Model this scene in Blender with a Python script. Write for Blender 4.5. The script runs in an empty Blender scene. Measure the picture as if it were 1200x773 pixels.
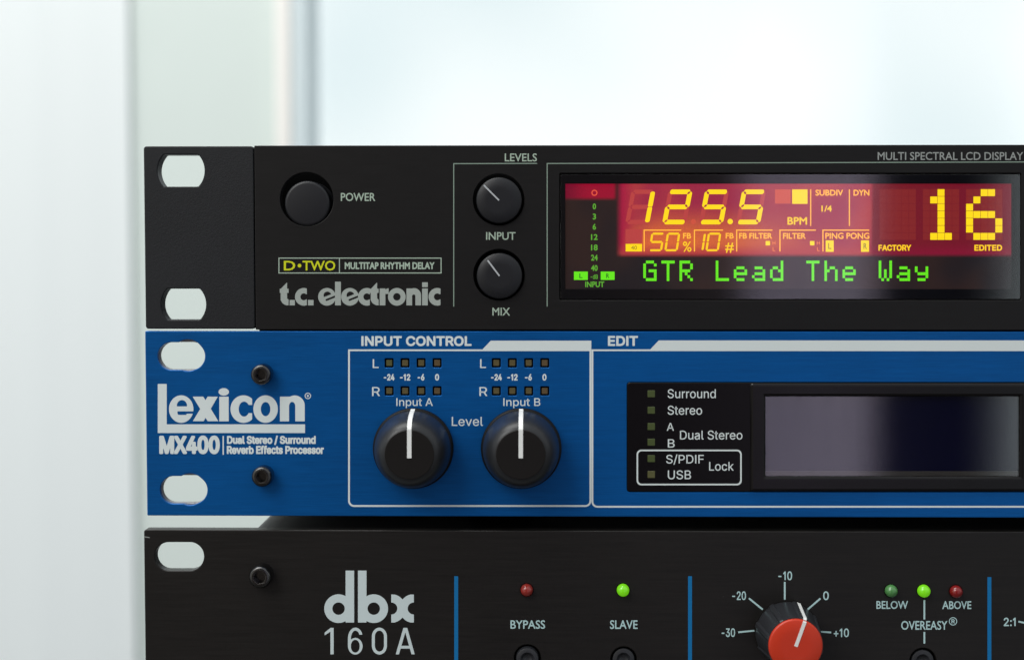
import bpy, math, random
import numpy as np

random.seed(7)
S = bpy.context.scene
COL = S.collection

# ------------------------------------------------------------------ camera
FPX = 1770.0            # focal length in pixels of the 1200 x 773 photograph
CX, CY = 600.0, 386.5   # image centre
YAW = math.atan(25.0 / FPX)
PITCH = math.atan(86.5 / FPX)
D = 0.361               # camera to the front panels
CAM_Z = 0.120
cam_d = bpy.data.cameras.new('camera')
cam_d.sensor_width = 36.0
cam_d.lens = FPX / 1200.0 * 36.0
cam_d.clip_start = 0.01
cam_d.clip_end = 50.0
cam_d.dof.use_dof = True
cam_d.dof.focus_distance = 0.362
cam_d.dof.aperture_fstop = 9.5
cam = bpy.data.objects.new('camera', cam_d)
cam.location = (0.0, -D, CAM_Z)
cam.rotation_euler = (math.pi / 2 - PITCH, 0.0, YAW)
COL.objects.link(cam)
S.camera = cam
CAM_R = cam.rotation_euler.to_matrix()

# ------------------------------------------------------------------ exposure
S.view_settings.view_transform = 'Standard'
S.view_settings.look = 'None'
S.view_settings.exposure = 0.0
S.view_settings.gamma = 1.0
S.cycles.use_denoising = True
S.cycles.max_bounces = 8
S.cycles.transparent_max_bounces = 16
S.cycles.caustics_reflective = False
S.cycles.caustics_refractive = False


class Nodes:
    """Small helper for building node trees."""
    def __init__(self, tree):
        self.t = tree
        self.n = tree.nodes
        self.l = tree.links

    def new(self, kind, **kw):
        nd = self.n.new(kind)
        for k, v in kw.items():
            setattr(nd, k, v)
        return nd

    def link(self, a, b):
        self.l.new(a, b)

    def put(self, sock, v):
        if isinstance(v, (int, float, tuple, list)):
            sock.default_value = v
        else:
            self.link(v, sock)

    def math(self, op, a, b=0.0, c=0.0, clamp=False):
        nd = self.new('ShaderNodeMath', operation=op, use_clamp=clamp)
        self.put(nd.inputs[0], a); self.put(nd.inputs[1], b); self.put(nd.inputs[2], c)
        return nd.outputs[0]

    def smooth(self, v, a, b, lo=0.0, hi=1.0):
        nd = self.new('ShaderNodeMapRange', interpolation_type='SMOOTHSTEP')
        self.put(nd.inputs[0], v)
        for k, x in zip((1, 2, 3, 4), (a, b, lo, hi)):
            nd.inputs[k].default_value = x
        return nd.outputs[0]

    def mix(self, f, a, b):
        nd = self.new('ShaderNodeMix', data_type='RGBA')
        self.put(nd.inputs[0], f)
        self.put(nd.inputs[6], a if not isinstance(a, tuple) or len(a) == 4 else (*a, 1))
        self.put(nd.inputs[7], b if not isinstance(b, tuple) or len(b) == 4 else (*b, 1))
        return nd.outputs[2]

    def ramp(self, f, stops, mode='LINEAR'):
        nd = self.new('ShaderNodeValToRGB')
        cr = nd.color_ramp
        cr.interpolation = mode
        while len(cr.elements) < len(stops):
            cr.elements.new(0.5)
        for e, (p, c) in zip(cr.elements, stops):
            e.position = p
            e.color = (c, c, c, 1) if isinstance(c, (int, float)) else (*c, 1)
        self.put(nd.inputs[0], f)
        return nd.outputs[0]

    def noise(self, vec, scale, detail=2.0, rough=0.5):
        nd = self.new('ShaderNodeTexNoise')
        self.link(vec, nd.inputs['Vector'])
        nd.inputs['Scale'].default_value = scale
        nd.inputs['Detail'].default_value = detail
        nd.inputs['Roughness'].default_value = rough
        return nd.outputs[0]


# ------------------------------------------------------------------ world
# bright overcast outdoors seen through the window (+Y), a dim room with pale walls behind the camera (-Y)
world = bpy.data.worlds.new('World')
S.world = world
world.use_nodes = True
N = Nodes(world.node_tree)
N.n.clear()
tc = N.new('ShaderNodeTexCoord')
sep = N.new('ShaderNodeSeparateXYZ')
N.link(tc.outputs['Generated'], sep.inputs[0])
dx, dy, dz = sep.outputs
den = N.math('MAXIMUM', N.math('ABSOLUTE', dy), 0.02)
u = N.math('DIVIDE', dx, den)
v = N.math('DIVIDE', dz, den)
# the room: walls, a doorway, the dark middle where the photographer stands
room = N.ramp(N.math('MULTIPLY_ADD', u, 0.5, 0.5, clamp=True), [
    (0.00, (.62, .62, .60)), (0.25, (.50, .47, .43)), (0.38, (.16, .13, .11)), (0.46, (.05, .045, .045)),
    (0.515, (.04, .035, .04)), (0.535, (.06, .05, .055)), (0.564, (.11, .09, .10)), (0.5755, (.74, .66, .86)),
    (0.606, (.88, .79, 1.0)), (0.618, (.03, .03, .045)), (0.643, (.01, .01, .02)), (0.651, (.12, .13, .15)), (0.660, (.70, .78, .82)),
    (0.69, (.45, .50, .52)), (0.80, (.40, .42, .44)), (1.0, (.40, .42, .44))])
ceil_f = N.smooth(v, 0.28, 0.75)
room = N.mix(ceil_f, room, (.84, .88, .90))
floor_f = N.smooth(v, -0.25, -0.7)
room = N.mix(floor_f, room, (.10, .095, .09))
# outdoors: white cloud with faint cyan patches
cl = N.noise(tc.outputs['Generated'], 2.6, 2.0, 0.45)
sky = N.mix(N.smooth(cl, 0.32, 0.56), (.80, .91, .94), (1.10, 1.12, 1.12))
sky = N.mix(N.smooth(v, -0.05, -0.5), sky, (.6, .66, .66))
back = N.smooth(dy, -0.05, 0.05)
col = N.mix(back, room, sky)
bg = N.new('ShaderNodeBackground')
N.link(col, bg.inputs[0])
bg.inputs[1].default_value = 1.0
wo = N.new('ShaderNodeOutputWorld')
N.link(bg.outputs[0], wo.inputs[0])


def area_lamp(name, loc, target, size, power, color):
    from mathutils import Vector
    ld = bpy.data.lights.new(name, 'AREA')
    ld.shape = 'DISK'
    ld.size = size
    ld.energy = power
    ld.color = color
    o = bpy.data.objects.new(name, ld)
    o.location = loc
    o.rotation_euler = (Vector(target) - Vector(loc)).to_track_quat('-Z', 'Y').to_euler()
    COL.objects.link(o)
    return o


area_lamp('wall_fill_lamp', (-0.42, 0.03, 1.25), (-0.40, 0.80, 0.10), 0.9, 13.5, (1.0, 1.0, 0.97))  # added fill light for wall and curtain; stands for no actual window
area_lamp('key_lamp', (-0.75, -0.85, 0.95), (0.0, 0.0, 0.10), 0.85, 11.0, (1.0, 0.985, 0.95))


# ------------------------------------------------------------------ picture-to-panel measuring
def P(px, py, y=0.0):
    """Point of the plane at depth y that was measured at pixel (px, py) of the photograph."""
    from mathutils import Vector
    d = CAM_R @ Vector(((px - CX) / FPX, -(py - CY) / FPX, -1.0))
    k = (y + D) / d.y
    return (cam.location.x + d.x * k, y, cam.location.z + d.z * k)


def Q(px, py, y=0.0):
    p = P(px, py, y)
    return (p[0], p[2])


PX = (Q(700, 400)[0] - Q(600, 400)[0]) / 100.0     # metres per photo pixel on the panels (about 0.2 mm)


# ------------------------------------------------------------------ object helpers
WORLD_LOC = {}


def link(name, me, mat, parent=None, smooth=None):
    """One mesh object, origin at its centre; me holds world coordinates."""
    n = len(me.vertices)
    co = np.empty(n * 3, dtype=np.float64)
    me.vertices.foreach_get('co', co)
    co = co.reshape(-1, 3)
    c = (co.min(0) + co.max(0)) / 2
    me.vertices.foreach_set('co', (co - c).ravel())
    me.update()
    me.name = name
    if smooth is not None:
        me.polygons.foreach_set('use_smooth', [True] * len(me.polygons))
        me.set_sharp_from_angle(angle=math.radians(smooth))
    o = bpy.data.objects.new(name, me)
    COL.objects.link(o)
    me.materials.clear()
    for m in (mat if isinstance(mat, (list, tuple)) else [mat]):
        me.materials.append(m)
    pl = (0, 0, 0)
    if parent is not None:
        o.parent = parent
        pl = WORLD_LOC[parent.name]
    o.location = tuple(c[i] - pl[i] for i in range(3))
    WORLD_LOC[o.name] = tuple(c)
    return o


def thing(name, label, cat, loc):
    o = bpy.data.objects.new(name, None)
    COL.objects.link(o)
    o.location = loc
    o.empty_display_size = 0.02
    o['label'] = label
    o['category'] = cat
    WORLD_LOC[o.name] = loc
    return o


def mesh_from(verts, faces):
    me = bpy.data.meshes.new('m')
    me.from_pydata([tuple(map(float, p)) for p in verts], [], faces)
    me.update()
    return me


def flat_tris(loops):
    """Even-odd triangles of closed loops; returns all points (loop after loop) and index triples."""
    from mathutils import Vector
    from mathutils.geometry import delaunay_2d_cdt
    k = 1.0 / PX
    pts = [Vector((p[0] * k, p[1] * k)) for l in loops for p in l]
    edges, b = [], 0
    for l in loops:
        n = len(l)
        edges += [(b + i, b + (i + 1) % n) for i in range(n)]
        b += n
    vo, eo, fo, ov, oe, of = delaunay_2d_cdt(pts, edges, [], 0, 1e-6, True)
    vx = np.array([(v.x, v.y) for v in vo])
    tri = np.array([f for f in fo if len(f) == 3])
    cen = vx[tri].mean(axis=1)
    ins = np.zeros(len(tri), dtype=bool)
    X, Y = cen[:, 0], cen[:, 1]
    for ia, ib in edges:
        ax, ay = pts[ia]
        bx, by = pts[ib]
        if ay != by:
            ins ^= ((ay > Y) != (by > Y)) & (X < (bx - ax) * (Y - ay) / (by - ay) + ax)
    tri = tri[ins]
    A, B, C = vx[tri[:, 0]], vx[tri[:, 1]], vx[tri[:, 2]]
    ar = (B[:, 0] - A[:, 0]) * (C[:, 1] - A[:, 1]) - (B[:, 1] - A[:, 1]) * (C[:, 0] - A[:, 0])
    tri[ar < 0] = tri[ar < 0][:, ::-1]
    tri = tri[np.abs(ar) > 1e-9]
    return vx / k, tri


def inset(loop, d, sgn):
    """Loop moved by d into its material (sgn = +1 for an outline that encloses material, -1 for a hole)."""
    n = len(loop)
    p = np.array(loop)
    area = sum(p[i][0] * p[(i + 1) % n][1] - p[(i + 1) % n][0] * p[i][1] for i in range(n))
    o = sgn * (1 if area > 0 else -1)
    e = np.roll(p, -1, 0) - p
    e /= np.linalg.norm(e, axis=1)[:, None] + 1e-15
    nr = np.stack([-e[:, 1], e[:, 0]], 1) * o
    pr = np.roll(nr, 1, 0)
    m = nr + pr
    m /= np.maximum((m * nr).sum(1), 0.35)[:, None]
    return [tuple(q) for q in p + m * d]


def fill(loops, y=0.0, thick=0.0, bevel=0.0, res=3):
    """Loops of (x, z) points in metres, filled even-odd; front face at depth y, body running back by thick."""
    if thick <= 0:
        v, t = flat_tris(loops)
        return mesh_from([(a, y, c) for a, c in v], [tuple(map(int, f)) for f in t])

    def within(p, l):
        c = False
        for i in range(len(l)):
            (ax, ay), (bx, by) = l[i], l[(i + 1) % len(l)]
            if (ay > p[1]) != (by > p[1]) and p[0] < (bx - ax) * (p[1] - ay) / (by - ay) + ax:
                c = not c
        return c
    sg = [-1 if sum(within(l[0], m) for m in loops if m is not l) % 2 else 1 for l in loops]
    rings = []
    if bevel > 0:
        for i in range(res + 1):
            a = math.pi / 2 * i / res
            rings.append((bevel * (1 - math.sin(a)), bevel * (1 - math.cos(a))))
    else:
        rings.append((0.0, 0.0))
    rings.append((0.0, thick))
    V, F = [], []
    for loop, s in zip(loops, sg):
        n = len(loop)
        base = len(V)
        for d, h in rings:
            V += [(a, y + h, c) for a, c in (inset(loop, d, s) if d else loop)]
        for r in range(len(rings) - 1):
            for i in range(n):
                j = (i + 1) % n
                F.append((base + r * n + i, base + r * n + j, base + (r + 1) * n + j, base + (r + 1) * n + i))
    for lps, yy, rev in (([inset(l, rings[0][0], s) if rings[0][0] else l for l, s in zip(loops, sg)], y, False), (loops, y + thick, True)):
        v, t = flat_tris(lps)
        b = len(V)
        V += [(a, yy, c) for a, c in v]
        F += [tuple(b + int(i) for i in (f[::-1] if rev else f)) for f in t]
    import bmesh
    me = mesh_from(V, F)
    bm = bmesh.new()
    bm.from_mesh(me)
    bmesh.ops.remove_doubles(bm, verts=bm.verts[:], dist=2e-7)
    bmesh.ops.recalc_face_normals(bm, faces=bm.faces[:])
    bm.to_mesh(me)
    bm.free()
    return me


def join(meshes):
    """Several meshes of ONE part."""
    V, F = [], []
    for me in meshes:
        b = len(V)
        V += [tuple(v.co) for v in me.vertices]
        F += [[b + i for i in p.vertices] for p in me.polygons]
    return mesh_from(V, F)


def q_loop(pts, y=0.0):
    return [Q(a, b, y) for a, b in pts]


def box_loop(x0, y0, x1, y1):
    return [(x0, y1), (x1, y1), (x1, y0), (x0, y0)]


def round_loop(x0, y0, x1, y1, r, n=6):
    pts = []
    for cx, cy, a0 in ((x1 - r, y0 + r, -90), (x1 - r, y1 - r, 0), (x0 + r, y1 - r, 90), (x0 + r, y0 + r, 180)):
        for i in range(n + 1):
            a = math.radians(a0 + 90 * i / n)
            pts.append((cx + r * math.cos(a), cy + r * math.sin(a)))
    return pts


def disc_loop(cx, cy, r, n=48):
    return [(cx + r * math.cos(2 * math.pi * i / n), cy + r * math.sin(2 * math.pi * i / n)) for i in range(n)]


def star_loop(f, cx, cy, n=120, rmax=60.0):
    """Outline of the star-shaped region f(x, y) < 0 about (cx, cy)."""
    pts = []
    for i in range(n):
        a = 2 * math.pi * i / n
        lo, hi = 0.0, rmax
        for _ in range(40):
            m = (lo + hi) / 2
            if f(cx + m * math.cos(a), cy + m * math.sin(a)) < 0:
                lo = m
            else:
                hi = m
        pts.append((cx + lo * math.cos(a), cy + lo * math.sin(a)))
    return pts


def lathe(cx, cz, prof, seg=72, y=0.0, squash=None):
    """Turned shape on an axis pointing at the viewer; prof = (radius, height above the panel), metres."""
    V, F = [], []
    rings = []
    for r, h in prof:
        if r <= 1e-9:
            V.append((cx, y - h, cz)); rings.append([len(V) - 1])
        else:
            b = len(V)
            for i in range(seg):
                a = 2 * math.pi * i / seg
                rr = r * (squash(a, h) if squash else 1.0)
                V.append((cx + rr * math.cos(a), y - h, cz + rr * math.sin(a)))
            rings.append(list(range(b, b + seg)))
    for A, B in zip(rings, rings[1:]):
        for i in range(max(len(A), len(B))):
            j = (i + 1) % seg
            if len(A) == 1:
                F.append((A[0], B[i], B[j]))
            elif len(B) == 1:
                F.append((A[i], A[j], B[0])[::1])
            else:
                F.append((A[i], A[j], B[j], B[i]))
    me = mesh_from(V, F)
    import bmesh
    bm = bmesh.new(); bm.from_mesh(me)
    bmesh.ops.recalc_face_normals(bm, faces=bm.faces)
    bm.to_mesh(me); bm.free()
    return me


def block(x0, x1, y0, y1, z0, z1, bevel=0.0):
    import bmesh
    bm = bmesh.new()
    vs = [bm.verts.new((x, y, z)) for x in (x0, x1) for y in (y0, y1) for z in (z0, z1)]
    for f in ((0, 1, 3, 2), (4, 6, 7, 5), (0, 4, 5, 1), (2, 3, 7, 6), (0, 2, 6, 4), (1, 5, 7, 3)):
        bm.faces.new([vs[i] for i in f])
    bmesh.ops.recalc_face_normals(bm, faces=bm.faces)
    if bevel:
        bmesh.ops.bevel(bm, geom=bm.edges[:], offset=bevel, segments=2, affect='EDGES', profile=0.5)
    me = bpy.data.meshes.new('m')
    bm.to_mesh(me); bm.free()
    return me


# ------------------------------------------------------------------ implicit outlines, marching squares
def contour(F, xs, ys):
    """Closed loops where the sampled field F[y, x] crosses zero (inside negative)."""
    ins = F < 0
    h, w = F.shape
    code = (ins[:-1, :-1] * 1 + ins[:-1, 1:] * 2 + ins[1:, 1:] * 4 + ins[1:, :-1] * 8)
    segs = {}

    def ept(i, j, e):
        if e == 0:
            a, b = (i, j), (i, j + 1)
        elif e == 1:
            a, b = (i, j + 1), (i + 1, j + 1)
        elif e == 2:
            a, b = (i + 1, j), (i + 1, j + 1)
        else:
            a, b = (i, j), (i + 1, j)
        fa, fb = F[a], F[b]
        t = fa / (fa - fb)
        return (a, b), (xs[a[1]] + t * (xs[b[1]] - xs[a[1]]), ys[a[0]] + t * (ys[b[0]] - ys[a[0]]))

    T = {1: [(3, 0)], 2: [(0, 1)], 3: [(3, 1)], 4: [(1, 2)], 5: [(3, 0), (1, 2)], 6: [(0, 2)], 7: [(3, 2)],
         8: [(2, 3)], 9: [(2, 0)], 10: [(0, 1), (2, 3)], 11: [(2, 1)], 12: [(1, 3)], 13: [(1, 0)], 14: [(0, 3)]}
    pos = {}
    nxt = {}
    for i, j in zip(*np.nonzero((code > 0) & (code < 15))):
        for a, b in T[int(code[i, j])]:
            ka, pa = ept(i, j, a)
            kb, pb = ept(i, j, b)
            pos[ka] = pa; pos[kb] = pb
            nxt.setdefault(ka, []).append(kb)
            nxt.setdefault(kb, []).append(ka)
    loops, seen = [], set()
    for s in pos:
        if s in seen:
            continue
        lp, c = [s], s
        seen.add(s)
        while True:
            nn = [k for k in nxt[c] if k not in seen]
            if not nn:
                break
            c = nn[0]; seen.add(c); lp.append(c)
        pts = [pos[k] for k in lp]
        if len(pts) < 5:
            continue
        step = math.hypot(xs[1] - xs[0], ys[1] - ys[0])
        keep = [pts[0]]
        for k in range(1, len(pts)):
            a = keep[-1]
            b, c2 = pts[k], pts[(k + 1) % len(pts)]
            L = math.hypot(c2[0] - a[0], c2[1] - a[1]) + 1e-12
            dev = abs((b[0] - a[0]) * (c2[1] - a[1]) - (b[1] - a[1]) * (c2[0] - a[0])) / L
            if dev > step * 0.02 and math.hypot(b[0] - a[0], b[1] - a[1]) > step * 0.15:
                keep.append(b)
        if len(keep) >= 3:
            loops.append(keep)
    return loops


def implicit(f, x0, y0, x1, y1, step):
    xs = np.arange(x0 - 2 * step, x1 + 3 * step, step)
    ys = np.arange(y0 - 2 * step, y1 + 3 * step, step)
    X, Y = np.meshgrid(xs + 1e-4, ys + 1e-4)
    return contour(f(X, Y), xs, ys)


def i_disc(cx, cy, r):
    return lambda X, Y: np.hypot(X - cx, Y - cy) - r


def i_ell(cx, cy, rx, ry):
    return lambda X, Y: (np.hypot((X - cx) / rx, (Y - cy) / ry) - 1) * min(rx, ry)


def i_rect(x0, y0, x1, y1):
    return lambda X, Y: np.maximum(np.abs(X - (x0 + x1) / 2) - abs(x1 - x0) / 2, np.abs(Y - (y0 + y1) / 2) - abs(y1 - y0) / 2)


def i_half(px, py, ang):
    """Half plane to the side of direction ang (degrees) seen from point p."""
    c, s = math.cos(math.radians(ang)), math.sin(math.radians(ang))
    return lambda X, Y: -((X - px) * c + (Y - py) * s)


def i_cap(xa, ya, xb, yb, r):
    def f(X, Y):
        L = (xb - xa) ** 2 + (yb - ya) ** 2
        t = np.clip(((X - xa) * (xb - xa) + (Y - ya) * (yb - ya)) / L, 0, 1)
        return np.hypot(X - xa - t * (xb - xa), Y - ya - t * (yb - ya)) - r
    return f


def i_poly(pts):
    def f(X, Y):
        g = None
        n = len(pts)
        area = sum(pts[i][0] * pts[(i + 1) % n][1] - pts[(i + 1) % n][0] * pts[i][1] for i in range(n))
        sg = 1 if area > 0 else -1
        for i in range(n):
            (ax, ay), (bx, by) = pts[i], pts[(i + 1) % n]
            L = math.hypot(bx - ax, by - ay)
            d = -sg * ((bx - ax) * (Y - ay) - (by - ay) * (X - ax)) / L
            g = d if g is None else np.maximum(g, d)
        return g
    return f


def i_or(*fs):
    def f(X, Y):
        g = fs[0](X, Y)
        for k in fs[1:]:
            g = np.minimum(g, k(X, Y))
        return g
    return f


def i_and(*fs):
    def f(X, Y):
        g = fs[0](X, Y)
        for k in fs[1:]:
            g = np.maximum(g, k(X, Y))
        return g
    return f


def i_sub(a, *bs):
    def f(X, Y):
        g = a(X, Y)
        for k in bs:
            g = np.maximum(g, -k(X, Y))
        return g
    return f


# ------------------------------------------------------------------ letter outlines (drawn as polygons, em = 1000)
FONT_G_CAP = 682
FONT_G = '''
# 584 196,617 155,422 1,422 1,353 141,353 105,183 1,183 1,114 91,114 50,-81 122,-81 163,114 357,114 316,-81 388,-81 429,114 584,114 584,183 443,183 479,353 584,353 584,422 493,422 534,617 462,617 421,422 227,422 268,617|213,353 407,353 371,183 177,183
% 680 502,222 542,211 570,183 581,143 570,103 542,75 502,64 462,75 434,103 423,143 434,183 462,211|502,296 425,275 370,220 349,143 370,66 425,11 502,-10 579,11 634,66 655,143 634,220 579,275|602,691 527,691 78,-10 153,-10|178,690 101,669 46,614 25,537 46,460 101,405 178,384 255,405 310,460 331,537 310,614 255,669|178,616 218,605 246,577 257,537 246,497 218,469 178,458 138,469 110,497 99,537 110,577 138,605
- 323 283,267 40,267 40,174 283,174
/ 281 8,-9 78,-9 274,691 204,691
0 500 470,341 442,525 366,647 250,691 134,647 58,525 30,341 58,157 134,35 250,-9 366,35 442,157|372,341 357,203 315,115 250,84 185,115 143,203 128,341 143,479 185,567 250,598 315,567 357,479
1 500 300,682 202,682 202,0 300,0
2 500 466,93 205,93 328,249 396,369 417,478 390,589 318,664 209,691 155,684 102,662 48,626 48,503 101,558 153,587 202,595 262,578 304,534 319,467 314,416 298,371 271,321 200,216 116,107 34,7 34,0 466,0
3 500 81,569 124,586 161,595 197,598 260,586 300,550 315,496 300,443 255,409 180,397 180,307 261,295 310,253 326,193 312,135 274,98 216,84 166,90 115,107 64,136 64,30 113,9 161,-4 209,-9 321,18 396,90 424,198 414,266 382,324 326,360 376,398 404,447 413,513 388,607 318,669 212,691 164,688 122,678 81,662
4 500 398,691 356,691 11,269 11,224 300,224 300,0 398,0 398,224 471,224 471,312 398,312|298,506 300,506 300,312 142,312
6 500 317,691 168,558 75,402 44,233 72,106 149,22 264,-9 365,19 437,93 465,195 440,297 372,368 274,394 232,390 197,379 167,366 212,461 285,547 376,616|146,265 184,287 217,298 254,301 312,287 352,250 367,196 353,137 315,98 258,84 192,106 148,168
8 500 468,184 457,250 426,306 373,348 421,391 449,441 458,493 431,595 360,665 257,691 150,665 76,596 48,495 58,439 85,390 129,348 75,305 43,251 32,185 61,86 140,17 252,-9 362,17 439,86|360,495 345,444 307,407 253,393 199,408 161,445 146,497 160,550 198,585 255,598 309,584 346,548|370,192 356,139 316,99 250,84 188,98 146,136 130,192 145,248 187,286 252,300 313,286 355,248
A 667 362,686 293,686 0,0 100,0 186,201 476,201 567,0 667,0|326,536 436,289 224,289
B 563 75,0 309,0 446,29 520,97 543,182 523,265 467,326 379,360 379,362 438,397 472,445 483,508 461,591 393,656 273,682 75,682|173,594 263,594 334,581 371,546 382,499 366,438 318,402 238,390 173,390|173,302 291,302 376,288 426,251 442,196 430,145 385,105 296,88 173,88
C 708 656,635 570,667 493,685 422,691 229,644 97,517 48,331 87,179 207,47 416,-9 513,-1 593,20 663,51 663,158 584,116 504,90 425,81 281,114 184,205 149,340 185,474 281,567 421,601 498,593 575,570 656,530
D 750 76,0 342,0 536,50 660,175 704,341 666,501 547,629 341,682 76,682|174,594 325,594 482,559 573,467 603,341 582,238 499,135 330,88 174,88
E 500 462,682 75,682 75,0 471,0 471,88 173,88 173,300 452,300 452,388 173,388 173,594 462,594
F 469 440,682 76,682 76,0 174,0 174,317 440,317 440,405 174,405 174,594 440,594
G 740 673,336 444,336 444,248 575,248 575,108 528,94 478,85 427,81 283,114 187,205 151,340 186,473 280,566 414,601 496,593 578,571 659,534 659,633 566,668 491,686 416,691 229,644 99,518 50,337 98,158 226,36 413,-9 502,-3 586,15 673,47
H 729 653,682 555,682 555,385 173,385 173,682 75,682 75,0 173,0 173,297 555,297 555,0 653,0
I 250 174,682 76,682 76,0 174,0
K 656 285,359 582,682 460,682 173,370 173,682 75,682 75,0 173,0 173,337 520,0 655,0
L 490 172,682 74,682 74,0 480,0 480,88 172,88
M 781 709,682 618,682 391,402 165,682 73,682 73,0 171,0 171,531 173,531 383,267 399,267 609,531 611,531 611,0 709,0
N 781 706,682 614,682 614,154 152,682 74,682 74,0 166,0 166,525 622,0 706,0
O 823 45,341 90,168 216,41 409,-9 607,41 734,168 778,341 733,516 606,642 411,691 218,642 91,516|146,341 181,475 275,567 411,601 548,567 642,475 677,341 642,207 548,115 411,81 275,115 181,207
P 510 70,682 70,0 168,0 168,295 270,295 400,321 475,389 500,486 477,585 405,655 283,682|168,594 283,594 353,578 389,539 399,490 384,432 343,396 279,383 168,383
Q 823 496,0 643,65 743,185 780,339 732,519 605,644 421,691 225,646 93,523 45,341 82,184 182,65 331,0 431,-65 542,-114 666,-139 754,-52 751,-49 682,-56 601,-40 496,-1|417,601 552,566 645,472 679,338 645,210 554,117 419,81 267,117 176,212 146,340 171,453 256,556
R 604 77,682 77,0 175,0 175,296 216,296 265,287 321,243 397,140 487,0 604,0 565,53 511,135 462,213 414,276 359,324 421,363 460,419 473,491 446,593 368,659 249,682|175,598 238,598 315,586 358,550 372,495 361,441 320,400 238,384 175,384
S 458 399,643 350,670 299,686 247,691 138,668 66,606 40,509 116,368 259,275 335,165 323,126 287,93 224,79 159,90 98,124 44,178 44,54 102,19 165,-2 235,-9 333,15 401,80 426,176 350,333 207,422 131,522 145,564 183,593 239,603 288,597 342,575 399,532
T 604 587,682 17,682 17,594 253,594 253,0 351,0 351,594 587,594
U 708 648,682 550,682 550,285 547,226 534,176 507,136 468,108 415,88 347,81 291,87 242,107 200,139 176,172 163,215 159,279 159,682 61,682 61,258 103,106 207,19 345,-9 514,26 615,122 648,268
V 604 604,682 507,682 303,203 98,682 0,682 295,-6 315,-6
W 1042 1041,682 944,682 758,212 568,682 475,682 286,212 98,682 0,682 276,-6 295,-6 521,552 745,-6 764,-6
X 708 687,682 569,682 356,422 142,682 23,682 296,353 2,0 121,0 356,282 588,0 706,0 415,353
Y 604 301,447 118,682 0,682 253,361 253,0 351,0 351,360 604,682 486,682
® 740 208,156 272,156 272,324 310,324 351,316 386,285 428,218 463,156 541,156 493,233 462,280 433,313 401,332 401,334 460,351 500,391 514,448 502,494 461,535 383,552 208,552|272,379 272,498 375,498 412,491 437,470 446,439 436,405 407,385 364,379|677,360 635,205 524,94 369,52 214,94 104,205 62,360 104,515 214,625 369,667 524,625 635,515|738,360 688,546 555,678 369,728 183,678 51,546 1,360 51,174 183,41 369,-9 555,41 688,174
'''
FONT_H_CAP = 509
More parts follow.
